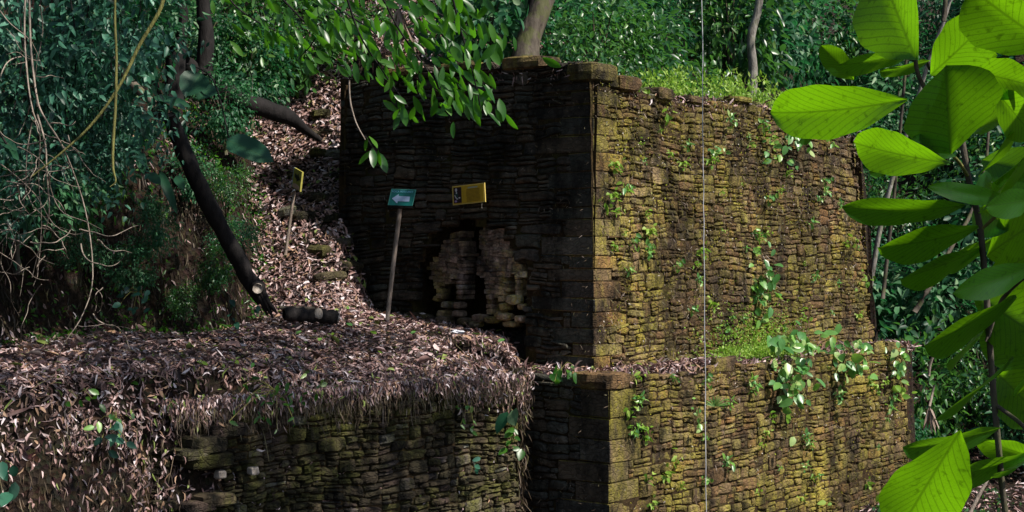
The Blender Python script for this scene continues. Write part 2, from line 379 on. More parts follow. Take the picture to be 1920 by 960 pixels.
def axis(lo, hi, step, far, grow=1.22):
    c = list(np.arange(lo, hi, step)); s = step; p = c[-1]
    while p < far: s *= grow; p += s; c.append(p)
    s = step; p = c[0]; pre = []
    while p > -far: s *= grow; p -= s; pre.append(p)
    return np.array(pre[::-1]+c)
gx = axis(-8.5, 10, .11, 420); gy = axis(13, 34, .11, 420)
X, Y_ = np.meshgrid(gx, gy); Z = H(X, Y_, True)
nx, ny = len(gx), len(gy)
idx = np.arange(nx*ny).reshape(ny, nx)
F = np.stack([idx[:-1, :-1], idx[:-1, 1:], idx[1:, 1:], idx[1:, :-1]], -1).reshape(-1, 4)
ground = link('ground', big('ground', np.stack([X, Y_, Z], -1).reshape(-1, 3), [F], M['soil']))
tag(ground, kind='structure')
def Hn(x, y, e=.12):
    n = np.stack([-(H(x+e, y)-H(x-e, y))/(2*e), -(H(x, y+e)-H(x, y-e))/(2*e), np.ones(np.shape(x))], -1)
    return unit(n)
def ab(a, b): return CU[0]+a*UR[0]+b*UL[0], CU[1]+a*UR[1]+b*UL[1]

# ------------------------------------------------------------ dry stone masonry
class Face:
    def __init__(s, P0, u, out, zb, bat=.022): s.P0 = P0; s.u = u; s.out = out; s.zb = zb; s.bat = bat
    def p(s, t, z, d):
        d = d-s.bat*(z-s.zb); q = s.P0+s.u*t+s.out*d
        return (q[0], q[1], z)
def face_stone(fc, t0, t1, z0, z1, proud, back=-.08, n=12, gap=.006, sq=.30, wp=None, lim=None):
    ct = (t0+t1)/2; cz = (z0+z1)/2; ht = (t1-t0)/2-gap; hz = (z1-z0)/2-gap
    V = []; F = []; tl = random.uniform(-.10, .10); tz = random.uniform(-.14, .14)
    off = random.uniform(.1, .9); cut = [1-max(0, random.gauss(0, .11)) for _ in range(n)]
    def pt(k, sc, d, jz=0):
        an = 2*math.pi*(k+off)/n; c = math.cos(an); s_ = math.sin(an)
        m = max(abs(c), abs(s_))
        x = c/m*.55+math.copysign(abs(c)**sq, c)*.45; y = s_/m*.55+math.copysign(abs(s_)**sq, s_)*.45
        x *= cut[k]*sc; y *= cut[k]*sc
        t = ct+x*ht; z = cz+y*hz
        dd = d+(x*tl*ht+y*tz*hz)*(d > back+.001)+jz
        if wp is not None: t, z = wp(t, z)
        if lim is not None: t = max(t, lim(z)[0]); t = min(t, lim(z)[1])
        return fc.p(t, z, dd)
    g = min(hz, ht); e1 = max(.55, 1-.014/g); 
    for k in range(n): V.append(pt(k, 1, back))
    for k in range(n): V.append(pt(k, 1.0, proud*.5-.006, random.uniform(-.003, .003)))
    for k in range(n): V.append(pt(k, e1*random.uniform(.9, 1.0), proud, random.uniform(-.006, .006)))
    V.append(pt(0, .05, proud*1.0+random.uniform(-.006, .016)))
    for r in (0, 1):
        for k in range(n): F.append((r*n+k, r*n+(k+1) % n, (r+1)*n+(k+1) % n, (r+1)*n+k))
    for k in range(n): F.append((2*n+k, 2*n+(k+1) % n, 3*n))
    return V, F
def quoin(base, u1, u2, l1, l2, z0, z1, o1, o2, jit=.012):
    # block filling a corner: u1 and u2 point along the two faces, o1 and o2 are their batters
    bm = bmesh.new(); bmesh.ops.create_cube(bm, size=1)
    bmesh.ops.subdivide_edges(bm, edges=[e for e in bm.edges if abs(e.verts[0].co.z-e.verts[1].co.z) < .1], cuts=1)
    bmesh.ops.bevel(bm, geom=[e for e in bm.edges if e.calc_face_angle(0) > 1], offset=.07, segments=1, affect='EDGES', offset_type='PERCENT') if False else None
    V = []
    for v in bm.verts:
        x = v.co.x+.5; y = v.co.y+.5; z = v.co.z+.5
        V.append((x, y, z))
    bm.free()
    # hand made rounded block: three rings in height, eight points round
    rings = []; inset = .010
    pts = [(inset, 0), (l1*.5, -.006), (l1-inset*2, 0), (l1, inset*3), (l1, l2*.5), (l2*0+inset*3, l2), (0, l2-inset*2), (-.006, l2*.5), (0, inset)]
    ja = [(random.uniform(-jit, jit*1.5), random.uniform(-jit, jit*1.5)) for _ in pts]; cj = random.random()**2*.035; ja[0] = (ja[0][0]+cj, 0); ja[8] = (0, cj)
    hs = [(z0+.005, .012), (z0+.017, 0), ((z0+z1)/2, -.004), (z1-.017, 0), (z1-.005, .012)]
    V = []; F = []
    sk = (random.uniform(-.02, .02), random.uniform(-.02, .02))
    for hz, ins in hs:
        for (x, y), (a_, b_) in zip(pts, ja):
            x2 = x+a_*.6+ins; y2 = y+b_*.6+ins
            q = base+u1*(x2+o1*(hz))+u2*(y2+o2*(hz))
            V.append((q[0], q[1], hz+sk[0]*x+sk[1]*y+random.uniform(-.004, .004)))
    n = len(pts)
    for r in range(len(hs)-1):
        for k in range(n): F.append((r*n+k, r*n+(k+1) % n, (r+1)*n+(k+1) % n, (r+1)*n+k))
    c0 = len(V); m = (len(hs)-1)*n
    V.append(tuple(np.mean(V[:n], 0))); V.append(tuple(np.mean(V[m:m+n], 0)))
    for k in range(n): F.append((k, c0, (k+1) % n)); F.append((m+k, m+(k+1) % n, c0+1))
    return V, F
def courses(z0, z1, hmin, hmax):
    z = z0; out = []
    while z < z1: h = random.uniform(hmin, hmax); out.append((z, z+h)); z += h
    return out
def splitrect(t0, t1, z0, z1, hmin, hmax, wmin, wmax, out):
    w_ = t1-t0; h = z1-z0; hm = hmin+(hmax-hmin)*random.random()**1.6; wm = wmin+(wmax-wmin)*random.random()**1.3
    if h <= hm*1.25 and w_ <= wm*1.3: out.append((t0, t1, z0, z1)); return
    if h > hm*1.25 and (w_/max(h, .01) < random.uniform(2.2, 4.5) or w_ <= wm*1.3):
        f = random.uniform(.36, .64); m = z0+h*f
        splitrect(t0, t1, z0, m, hmin, hmax, wmin, wmax, out); splitrect(t0, t1, m, z1, hmin, hmax, wmin, wmax, out)
    else:
        f = random.uniform(.34, .66); m = t0+w_*f
        splitrect(t0, m, z0, z1, hmin, hmax, wmin, wmax, out); splitrect(m, t1, z0, z1, hmin, hmax, wmin, wmax, out)
def masonry(fc, t0f, t1f, z0, z1, hmin, hmax, wmin, wmax, keep, proud=(.015, .07), wav=.05, seed=0, mat='stone', Yof=None, big_p=.1):
    res = []; L = t1f((z0+z1)/2)+.5; z = z0; rects = []
    while z < z1:                          # loose bands, each broken up at random
        h = random.uniform(.3, .75); t = -.4
        while t < L:
            w_ = random.uniform(.9, 1.8); splitrect(t, t+w_, z, z+h, hmin, hmax, wmin, wmax, rects); t += w_
        z += h
    def wp(t, z):
        return (t+wav*.6*(float(vnoise(t*1.1, z*1.3, seed))-.5)*2+.02*(float(vnoise(t*5, z*5, seed+3))-.5)*2,
                z+wav*1.2*(float(vnoise(t*.8+40, z*1.1, seed+5))-.5)*2+.026*(float(vnoise(t*4, z*4, seed+8))-.5)*2)
    for (ta, tb, za, zb) in rects:
        zm = (za+zb)/2; lo = t0f(zm); hi = t1f(zm)
        if tb < lo+.03 or ta > hi-.03: continue
        ta = max(ta, lo); tb = min(tb, hi)
        if tb-ta < .05 or not keep((ta+tb)/2, zm): continue
        v, f = face_stone(fc, ta, tb, za, zb, random.uniform(*proud), wp=wp, lim=lambda z: (t0f(z), t1f(z)+.03))
        Y = fc.p(ta, za, 0)[1]
        res.append(((tb-ta)*(zb-za)/(Y*Y), v, f, mat))
    return res
def core_face(fc, t0, t1, z0, topf, keep=None, step=.11, d=-.004, rough=.014, seed=0):
    ts = np.arange(t0, t1+step, step); V = []; F = []; nz_ = int((max(topf(t) for t in ts)-z0)/step)+2
    for i, t in enumerate(ts):
        zt = topf(t)
        for k in range(nz_):
            z = z0+(zt-z0)*k/(nz_-1)
            V.append(fc.p(t, z, d+rough*(float(vnoise(t*4, z*4, seed))-.5)*2))
    for i in range(len(ts)-1):
        for k in range(nz_-1):
            if keep is None or keep((ts[i]+ts[i+1])/2, z0+(topf(ts[i])-z0)*(k+.5)/(nz_-1)):
                F.append((i*nz_+k, (i+1)*nz_+k, (i+1)*nz_+k+1, i*nz_+k+1))
    return V, F
def build_wall(root, stones, limit=297):
    stones.sort(key=lambda s: -s[0])
    for a_, v, f, m_ in stones[:limit]:
        if m_ == 'quoin':                  # shaded side of a corner block: shade painted in as darker colour, plus wet staining
            me = mk('stone', v, f, M['stone']); me.materials.append(M['shade_slate'])
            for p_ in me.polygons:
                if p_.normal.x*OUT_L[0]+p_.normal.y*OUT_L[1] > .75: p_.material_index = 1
            link('stone', me, root)
        else: link('stone', mk('stone', v, f, M[m_]), root)
    rest = {}
    for s_ in stones[limit:]: rest.setdefault(s_[3], []).append(s_)
    if rest:
        V = []; F = []; R = []; mi = []; keys = list(rest)
        for ki, k in enumerate(keys):
            for s_ in rest[k]:
                o = len(V); V += s_[1]; F += [tuple(i+o for i in q) for q in s_[2]]; R += [random.random()]*len(s_[1]); mi += [ki]*len(s_[2])
        me = mk('small_stones', V, F, M[keys[0]])
        for k in keys[1:]: me.materials.append(M[k])
        me.polygons.foreach_set('material_index', mi)
        at_ = me.attributes.new('rnd', 'FLOAT', 'POINT'); at_.data.foreach_set('value', R)
        tag(link('small_stones', me, root), 'smaller stones filling the rest of the wall', kind='stuff')

OUT_R = -UL; OUT_L = -UR
# upper block
ZB, ZT = 3.25, 7.9
upR = Face(CU, UR, OUT_R, 3.4); upL = Face(CU, UL, OUT_L, 3.4)
def left_top(t): return float(np.interp(t, [0, .35, 1.7, 3.2, 4.3, 5.0], [CZ+382/FX*22, CZ+382/FX*22.2, CZ+374/FX*23, CZ+364/FX*24, CZ+352/FX*24.6, CZ+352/FX*25.1]))
def right_top(t): return float(top_t(max(t, 0)))
def tend(z): return 9.33-.21*(z-3.4)+.10*math.sin(z*9)
quo = []; z = ZB
while z < 7.5:
    h = random.uniform(.17, .30); k = len(quo) % 2
    l1, l2 = (random.uniform(.30, .48), random.uniform(.7, 1.15)) if k else (random.uniform(.55, .9), random.uniform(.4, .6))
    quo.append((z, min(z+h, 7.58), l1, l2)); z += h
def qlen(zz, which):
    for q in quo:
        if q[0] <= zz < q[1]: return q[which]
    return .3
NC = (2.32, 4.0); NRt, NRz = 1.12, 1.62
def niche(t, z):                          # True inside the dark breach behind the little altar
    x = (t-NC[0])/NRt; return abs(x) < 1 and z < NC[1]+NRz*(1-abs(x)**3*.55)+.08*math.sin(t*11)
tower = empty('stone_wall', (float(CU[0]), float(CU[1]), 3.4), 'tall upper block of the mossy ruin, one face sunlit and one in shade', 'stone wall')
stones = []
stones += masonry(upR, lambda z: qlen(z, 2), tend, ZB, 8.0, .07, .27, .13, .58, lambda t, z: z < right_top(t)-.06, (.002, .052), .038, 1)
stones += masonry(upL, lambda z: qlen(z, 3), lambda z: 5.0+.08*math.sin(z*7), ZB, 8.1, .07, .19, .25, .80, lambda t, z: z < left_top(t)-.06 and not niche(t, z), (.015, .09), .05, 2, 'shade_slate')
for (a_, b_, l1, l2) in quo:
    v, f = quoin(CU, UR, UL, l1, l2, a_, b_, 0, 0)
    v = [(p[0]-(OUT_R[0]+OUT_L[0])*.022*(p[2]-3.4)+.012*(OUT_R[0]+OUT_L[0]), p[1]-(OUT_R[1]+OUT_L[1])*.022*(p[2]-3.4)+.012*(OUT_R[1]+OUT_L[1]), p[2]) for p in v]
    stones.append((1, v, f, 'quoin'))
# far end of the block
endF = Face(CU+UR*9.3, UL, UR, 3.4, .15)
V1 = core_face(upR, .0, 9.25, ZB, lambda t: right_top(t)-.1, None, seed=1)
Vv, Ff = V1
def keepR(t, z): return t < tend(z)-.05
V1 = core_face(upR, .02, 9.25, ZB, lambda t: right_top(t)-.08, keepR, seed=1)
V2 = core_face(upL, .02, 5.0, ZB, lambda t: left_top(t)-.08, lambda t, z: not niche(t, z), seed=2)
V3 = core_face(endF, .0, 3.0, .3, lambda t: 7.2-.2*t, None, seed=3)
leftEnd = Face(CU+UL*4.98, UR, UL, 3.4, .02)
V4 = core_face(leftEnd, 0, 4.0, 3.3, lambda t: 7.85, None, seed=4)
# earth on top, bridging the breach
ga = np.arange(-.02, 1.61, .12); gb = np.arange(.8, 4.0, .12); tv = []
for a_ in ga:
    for b_ in gb:
        x, y = ab(a_, b_); tv.append((x, y, float(H(x, y)) if a_ > .3 else left_top(b_)-.1))
m_ = len(gb); V5 = (tv, [(i*m_+j, (i+1)*m_+j, (i+1)*m_+j+1, i*m_+j+1) for i in range(len(ga)-1) for j in range(m_-1)])
# niche lining
lin = []
def nb(t, z, d): return upL.p(t, z, d)
nv = []; nf = []; K = 18
for i in range(K+1):
    x = -1+2*i/K; t = NC[0]+x*NRt; zt = NC[1]+NRz*(1-abs(x)**3*.55)
    nv += [nb(t, zt+.12, .0), nb(t, zt, -1.0), nb(t, 3.3, -1.0)]
for i in range(K):
    nf += [(3*i, 3*i+3, 3*i+4, 3*i+1), (3*i+1, 3*i+4, 3*i+5, 3*i+2)]
for sgn, i in ((-1, 0), (1, K)):
    o = len(nv); t = NC[0]+sgn*NRt; nv += [nb(t, 3.3, 0), nb(t, 3.3, -1), nb(t, NC[1]+NRz*.5, -1), nb(t, NC[1]+NRz*.5, 0)]; nf += [(o, o+1, o+2, o+3)]
cv, cf = join([V1, V2, V3, V4, V5, (nv, nf)])
link('earth_core', mk('earth_core', cv, cf, M['core']), tower)
stones += masonry(endF, lambda z: .05, lambda z: 2.5, 3.4, 7.2, .12, .24, .3, .6, lambda t, z: True, (.02, .06), .04, 8)
# capstones on the broken top
for (px, py, wpx, hpx, dd, off) in [(1112, 130, 86, 34, .5, 0), (1150, 128, 44, 36, .5, .2)]:
    pass
capv = []
def boulder(c, sx, sy, sz, ang=0, n1=10, n2=6, rough=.12, sq=.6, seed=None):
    V = []; F = []; sd_ = random.random()*99 if seed is None else seed
    for i in range(n2+1):
        ph = math.pi*i/n2-math.pi/2; cz_ = math.copysign(abs(math.sin(ph))**sq, math.sin(ph)); cr = max(abs(math.cos(ph)), .02)**sq
        for k in range(n1):
            th = 2*math.pi*k/n1; cx_ = math.copysign(abs(math.cos(th))**sq, math.cos(th)); cy_ = math.copysign(abs(math.sin(th))**sq, math.sin(th))
            r = 1+rough*(float(vnoise(cx_*2+sd_, cy_*2+cz_*3, 5))-.5)*2
            x = cx_*cr*sx*r; y = cy_*cr*sy*r; zz = cz_*sz*r
            V.append((c[0]+x*math.cos(ang)-y*math.sin(ang), c[1]+x*math.sin(ang)+y*math.cos(ang), c[2]+zz))
    for i in range(n2):
        for k in range(n1): F.append((i*n1+k, i*n1+(k+1) % n1, (i+1)*n1+(k+1) % n1, (i+1)*n1+k))
    F.append(tuple(reversed(range(n1)))); F.append(tuple(n2*n1+k for k in range(n1)))
    return V, F
AR = math.atan2(UR[1], UR[0]); AL = math.atan2(UL[1], UL[0])
for (a_, b_, sz, l, wd, ang) in [(.33, .27, .15, .35, .29, AR), (.95, .16, .12, .30, .2, AR), (1.95, .15, .10, .22, .18, AR), (.2, 1.3, .10, .25, .45, AR), (2.9, .15, .06, .2, .15, AR), (.2, 2.6, .07, .22, .4, AR), (.25, 3.8, .08, .25, .3, AR), (4.4, .15, .05, .3, .15, AR)]:
    zt = right_top(a_) if a_ > .25 else left_top(b_)
    if b_ < .5 and a_ < .6: zt = 7.74
    x, y = ab(a_, b_); v, f = boulder((x, y, zt-.02), l, wd, sz, ang, 12, 6, .1, .45)
    stones.append((1, v, f, 'stone'))
build_wall(tower, stones)

# lower block
lowR = Face(CL, UR, OUT_R, .3, .012); lowL = Face(CL, UL, OUT_L, .3, .012)
lower = empty('stone_wall', (float(CL[0]), float(CL[1]), .4), 'lower plinth of the ruin projecting below the leafy ledge', 'stone wall')
stones = []; quo2 = []; z = .2
LT = 3.42
while z < LT-.2:
    h = random.uniform(.2, .32); k = len(quo2) % 2
    if z+h > LT-.22: h = LT-.14-z
    l1, l2 = (random.uniform(.35, .55), random.uniform(.6, .95)) if k else (random.uniform(.55, .95), random.uniform(.45, .7))
    quo2.append((z, z+h, l1, l2)); z += h
def qlen2(zz, which):
    for q in quo2:
        if q[0] <= zz < q[1]: return q[which]
    return .3
def lt_r(t): return LT+.04*math.sin(t*2.3)+.07*(t/9)-.05*(.6 < t < 1.3)
stones += masonry(lowR, lambda z: qlen2(z, 2), lambda z: 10.05-.15*(z-.3)+.06*math.sin(z*8), .1, 3.6, .07, .29, .14, .62, lambda t, z: z < lt_r(t)-.03, (.002, .052), .038, 11)
stones += masonry(lowL, lambda z: qlen2(z, 3), lambda z: 2.3, .1, 3.5, .10, .22, .3, .7, lambda t, z: z < LT-.05, (.015, .07), .04, 12, 'shade_slate')
for (a_, b_, l1, l2) in quo2:
    v, f = quoin(CL, UR, UL, l1, l2, a_, b_, 0, 0)
    v = [(p[0]-(OUT_R[0]+OUT_L[0])*.012*(p[2]-.3-1), p[1]-(OUT_R[1]+OUT_L[1])*.012*(p[2]-.3-1), p[2]) for p in v]
    stones.append((1, v, f, 'quoin'))
x, y = CL+UR*.27+UL*.36; v, f = boulder((x, y, LT-.035), .29, .38, .115, AR, 12, 6, .06, .35); stones.append((1, v, f, 'stone'))
W1 = core_face(lowR, .02, 9.8, .0, lambda t: lt_r(t)-.04, None, seed=5)
W2 = core_face(lowL, .02, 2.3, .0, lambda t: LT-.03, None, seed=6)
lowEnd = Face(CL+UR*9.95, UL, UR, .3, .15)
W3 = core_face(lowEnd, 0, 2, 0, lambda t: 3.3, None, seed=7)
cv, cf = join([W1, W2, W3]); link('earth_core', mk('earth_core', cv, cf, M['core']), lower)
build_wall(lower, stones)

# retaining wall of the terrace
tw = Face(A0, LD, -LN, .3, .03)
terr = empty('retaining_wall', (float(A0[0]), float(A0[1]), .5), 'rough rubble retaining wall below the leaf covered terrace', 'retaining wall')
def ttop(t): return 3.36+.10*math.sin(t*1.7)-.35*float(sm(3.6, 5.4, np.array(t)))
def cave(t, z): return ((t-5.3)/.46)**2+((z-2.64)/.30)**2 < 1
stones = masonry(tw, lambda z: .02, lambda z: 5.9, .2, 3.6, .06, .19, .12, .42, lambda t, z: z < ttop(t) and not cave(t, z), (.02, .10), .09, 15, 'rubble', big_p=.18)
retF = Face(A0, LN, -LD, .3, .03)
stones += masonry(retF, lambda z: .03, lambda z: .8, .2, 3.5, .09, .2, .2, .45, lambda t, z: z < 3.25, (.01, .06), .04, 16, 'rubble')
for (px, py, wx, hz) in [(385, 862, .30, .085), (378, 832, .26, .10), (415, 805, .26, .08), (352, 850, .2, .07), (395, 935, .24, .07), (360, 948, .22, .06)]:
    s_ = None
    t = ((px-960)*A0[1]-A0[0]*FX)/(LD[0]*FX-LD[1]*(px-960)); yy = A0[1]+LD[1]*t
    q = A0+LD*t-LN*.02; v, f = boulder((q[0], q[1], CZ+(490-py)/FX*yy), wx, .2, hz, math.atan2(LD[1], LD[0]), 12, 6, .12, .5)
    stones.append((1, v, f, 'rubble'))
for (px, py, wx, hz) in [(402, 888, .055, .05), (464, 881, .055, .045)]:       # two pale stones beside the hollow
    t = ((px-960)*A0[1]-A0[0]*FX)/(LD[0]*FX-LD[1]*(px-960)); yy = A0[1]+LD[1]*t
    q = A0+LD*t-LN*.10; v, f = boulder((q[0], q[1], CZ+(490-py)/FX*yy), wx, .06, hz, math.atan2(LD[1], LD[0]), 10, 5, .1, .5)
    link('stone', mk('stone', v, f, M['cut']), terr)['label'] = 'pale quartz stone beside the dark hollow'
T1 = core_face(tw, 0, 5.9, 0, lambda t: ttop(t)+.02, lambda t, z: not cave(t, z), seed=9)
T2 = core_face(retF, 0, .8, 0, lambda t: 3.3, None, seed=10)
q1 = [tw.p(5.3+.55*math.cos(k*.6), 2.64+.4*math.sin(k*.6), -.03) for k in range(11)]; q2 = [tw.p(5.3+.5*math.cos(k*.6), 2.64+.35*math.sin(k*.6), -.8) for k in range(11)]
T3 = (q1+q2, [(k, k+1, 12+k, 11+k) for k in range(10)]+[tuple(range(11, 22))])
cv, cf = join([T1, T2, T3]); link('earth_core', mk('earth_core', cv, cf, M['core']), terr)
build_wall(terr, stones, 296)

# the two little altar remains in the breach
def tz(px, py):
    t = (CU[0]*FX-22*(px-960))/(-UL[0]*FX+UL[1]*(px-960)); Y = 22+UL[1]*t
    return t, CZ+(490-py)/FX*Y
def inpoly(p, poly):
    x, y = p; c = False
    for i in range(len(poly)):
        x0, y0 = poly[i-1]; x1, y1 = poly[i]
        if (y0 > y) != (y1 > y) and x < (x1-x0)*(y-y0)/(y1-y0)+x0: c = not c
    return c
def pillar(label, polys, piers, rocks, sh=0):
    polys = [[(x+sh, y) for x, y in po] for po in polys]
    fa = Face(CU, UL, OUT_L, 3.4, .022); zl = [tz(*p) for po in polys for p in po]
    c = fa.p(np.mean([q[0] for q in zl]), 3.9, 0)
    root = empty('altar_remains', c, label, 'ruin')
    for po in polys:
        P = [tz(*p) for p in po]; t0 = min(q[0] for q in P); t1 = max(q[0] for q in P); z0 = min(q[1] for q in P); z1 = max(q[1] for q in P)
        rects = []; splitrect(t0, t1, z0, z1, .055, .15, .08, .20, rects)
        for (ta, tb, za, zb) in rects:
            if inpoly(((ta+tb)/2, (za+zb)/2), P) and inpoly((ta*.85+tb*.15, (za+zb)/2), P) and inpoly((ta*.15+tb*.85, (za+zb)/2), P):
                v, f = face_stone(fa, ta-.004, tb+.004, za, zb, random.uniform(-.05, .0), -.34, gap=.001, wp=lambda t, z: (t+.05*(float(vnoise(t*5, z*6, 70))-.5), z+.07*(float(vnoise(t*4, z*5, 71))-.5)))
                link('stone', mk('stone', v, f, M['altar']), root)
    for (px0, px1, py0, py1) in piers:
        ta, za = tz(px1, py1); tb, zb = tz(px0, py0); z = za
        while z < zb:
            h = random.uniform(.06, .1)
            v, f = face_stone(fa, ta, tb, z, z+h, random.uniform(-.02, .03), -.3, gap=.002); link('stone', mk('stone', v, f, M['altar']), root); z += h
    for (px, py, rx, rz) in rocks:
        t, z = tz(px, py); q = fa.p(t, z, .02+random.uniform(-.14, .0)); k = 23.4/FX
        v, f = boulder(q, rx*k*.62, .14, rz*k*.72, AL, 10, 5, .14, .55); link('stone', mk('stone', v, f, M['altar']), root)
    return root
pillar('left lobe of the crumbling altar on thin piers inside the dark breach',
       [[(853, 428), (865, 438), (872, 472), (874, 505), (870, 516), (858, 522), (840, 534), (812, 545), (803, 520), (800, 500), (812, 484), (824, 462), (838, 446)]],
       [(853, 866, 518, 562)], [(822, 555, 11, 9), (832, 572, 14, 9), (826, 588, 20, 10), (858, 572, 12, 9), (858, 588, 13, 9), (866, 603, 22, 10), (790, 596, 25, 11), (830, 600, 24, 12), (815, 560, 9, 8), (770, 590, 20, 7), (820, 545, 12, 8)], -5)
pillar('right mossier lobe of the crumbling altar inside the dark breach',
       [[(888, 416), (914, 419), (934, 430), (945, 448), (954, 470), (956, 486), (977, 508), (979, 520), (966, 521), (950, 516), (946, 545), (925, 560), (905, 560), (890, 534), (886, 505), (887, 470)]],
       [(909, 921, 556, 590), (932, 944, 542, 566), (963, 969, 518, 556)],
       [(962, 562, 20, 12), (942, 575, 14, 10), (930, 590, 16, 10), (946, 594, 20, 10), (918, 600, 20, 9), (975, 575, 14, 8), (900, 596, 18, 10), (952, 608, 26, 8), (976, 598, 15, 9), (886, 608, 16, 8)], 6)
# ------------------------------------------------------------ leaf litter, roots and moss
def scatter_ground(name, n, region, Lr, Wr, mat, label, lift=.03, tilt=.45, down=0.0, simple=False, curl=.3, cat=None):
    x = []; y = []; c = 0
    while c < n:
        xx = RS.uniform(region[0], region[1], n*2); yy = RS.uniform(region[2], region[3], n*2)
        k = region[4](xx, yy); xx = xx[k]; yy = yy[k]; x.append(xx); y.append(yy); c += len(xx)
        if len(xx) == 0: break
    x = np.concatenate(x)[:n]; y = np.concatenate(y)[:n]; z = H(x, y); nn = Hn(x, y); n = len(x)
    d = RS.normal(size=(n, 3)); d -= nn*np.sum(d*nn, -1, keepdims=True); d = unit(d)+nn*RS.uniform(-.3, tilt, (n, 1)); d[:, 2] -= down*(1-nn[:, 2])*2
    nm = unit(nn+RS.normal(size=(n, 3))*.5)
    p = np.stack([x, y, z], -1)+nn*RS.uniform(.0, lift, (n, 1))
    L = RS.uniform(*Lr, n)*np.where(RS.rand(n) < .12, 1.5, 1); W = RS.uniform(*Wr, n)
    me = leafsoup(name, p, d, nm, L, W, M[mat], droop=RS.uniform(-curl, curl*1.6, (n, 1)), fold=RS.uniform(-.1, .9, (n, 1)), simple=simple, bend=RS.normal(size=(n, 1))*.35)
    return tag(link(name, me), label, kind='stuff')
def dS(x, y): return (x-A0[0])*LN[0]+(y-A0[1])*LN[1], (x-A0[0])*LD[0]+(y-A0[1])*LD[1]
def A_(x, y): return (x-CU[0])*UR[0]+(y-CU[1])*UR[1]
def B_(x, y): return (x-CU[0])*UL[0]+(y-CU[1])*UL[1]
def r_terr(x, y):
    ds, s = dS(x, y); return (fbm(x*1.7, y*1.7, 61)+RS.rand(len(x))*.75 > .12) & (H(x, y) > 3.0) & (x < .35) & (bankdist(x, y) < .05) & (A_(x, y) < .0) & (y < 24)
def r_edge(x, y):
    ds, s = dS(x, y); return (ds > -.04) & (ds < .7) & (s > -.3) & (s < 8)
def r_path(x, y): return (bankdist(x, y) < .1) & (y > 22.8) & ((B_(x, y) > 4.95) | (A_(x, y) < .05)) & (x < 1)
def r_ledge(x, y):
    a, b = A_(x, y), B_(x, y); return (a > -1.0) & (b > -.93) & (a < 9.5) & ((b < -.02) | (a < -.02)) & (b < 2.2)
scatter_ground('leaf_litter', 42000, (-8.5, 1.4, 14, 24, r_terr), (.035, .115), (.010, .042), 'litter', 'pinkish tan dead leaves covering the terrace', .035)
scatter_ground('leaf_litter', 420, (-8.5, 1.4, 14, 24, r_terr), (.12, .22), (.05, .09), 'litter', 'larger dead leaves lying on the terrace', .04)
scatter_ground('twig_litter', 1500, (-8.5, 1.4, 14, 27, lambda x, y: r_terr(x, y) | r_path(x, y)), (.12, .45), (.006, .012), 'strand', 'thin dry twigs lying among the dead leaves', .05, .2)
scatter_ground('leaf_litter', 9000, (-7, .6, 14, 22, r_edge), (.05, .15), (.010, .034), 'litter', 'dead leaves drooping over the terrace edge', .05, .5, .3)
scatter_ground('leaf_litter', 22000, (-5.5, 1, 22.8, 31, r_path), (.05, .14), (.018, .06), 'litter', 'dead leaves on the steep path beside the wall', .06, .5)
scatter_ground('leaf_litter', 7000, (-.6, 8, 20, 30, r_ledge), (.07, .18), (.016, .045), 'litter', 'dead leaves lying on the ledge', .07, .6)
scatter_ground('leaf_litter', 5000, (1, 8, 21, 31, lambda x, y: (A_(x, y) > .05) & (B_(x, y) > .05) & (B_(x, y) < 1.2) & (A_(x, y) < 8.6)), (.07, .18), (.012, .04), 'litter', 'dead leaves and roots on the wall top by the sunny face', .12, .7, .3)
scatter_ground('leaf_litter', 4000, (-3.2, 2, 21.5, 27, lambda x, y: (A_(x, y) > .05) & (A_(x, y) < 1) & (B_(x, y) > .3) & (B_(x, y) < 4.9)), (.07, .18), (.012, .04), 'litter', 'dead leaves and roots on the wall top by the shaded face', .12, .7, .3)
scatter_ground('leaf_litter', 1500, (-9, -2.5, 13.5, 25, lambda x, y: (bankdist(x, y) > .05) & (bankdist(x, y) < 1.2)), (.06, .15), (.012, .04), 'litter', 'scattered dead leaves caught on the left bank', .05, .4, .8)
scatter_ground('leaf_litter', 7000, (4, 13, 18, 31, lambda x, y: (B_(x, y) < -1.0) & (x > 4)), (.07, .16), (.02, .06), 'litter', 'dead leaves on the low ground at the foot of the ruin', .05, .4)

# strands hanging down from an edge: given points, outward direction and length
def strands(name, pos, outd, L, W, mat, label, wob=.25):
    n = len(pos); d = np.tile([0, 0, -1.0], (n, 1))+RS.normal(size=(n, 3))*wob; d += outd*.12
    me = leafsoup(name, pos, d, outd+RS.normal(size=(n, 3))*.5, L, W, M[mat], droop=RS.uniform(-.25, .35, (n, 1)), fold=RS.uniform(0, .8, (n, 1)), bend=RS.normal(size=(n, 1))*.35)
    return tag(link(name, me), label, kind='stuff')
n = 7000; s = RS.uniform(-.1, 7.9, n); ds = RS.uniform(-.10, .18, n); base = A0+s[:, None]*LD+ds[:, None]*LN
zz = np.where(s < 5.75, 3.54-np.abs(RS.normal(0, .065, n))*(1+2.0*(1-sm(.5, 1.6, s))+.8*sm(3.5, 5.2, s))*(.6+.8*vnoise(s*2.3, s*0, 4)), 3.5-RS.uniform(0, 2.6, n)**1.1)
base = base-LN*(np.where(s < 5.75, .10, .10+.30*np.clip((3.6-zz), 0, 1.2))*RS.uniform(.3, 1.3, n))[:, None]
pos = np.concatenate([base, zz[:, None]], 1); outd = np.tile([-LN[0], -LN[1], .2], (n, 1))
strands('hanging_litter', pos, outd, RS.uniform(.035, .12, n), RS.uniform(.010, .032, n), 'litter', 'dry leaves and rootlets drooping over the terrace rim', .45)
n = 2200; s = RS.uniform(-.05, 7.9, n); base = A0+s[:, None]*LD-LN*RS.uniform(.04, .22, n)[:, None]
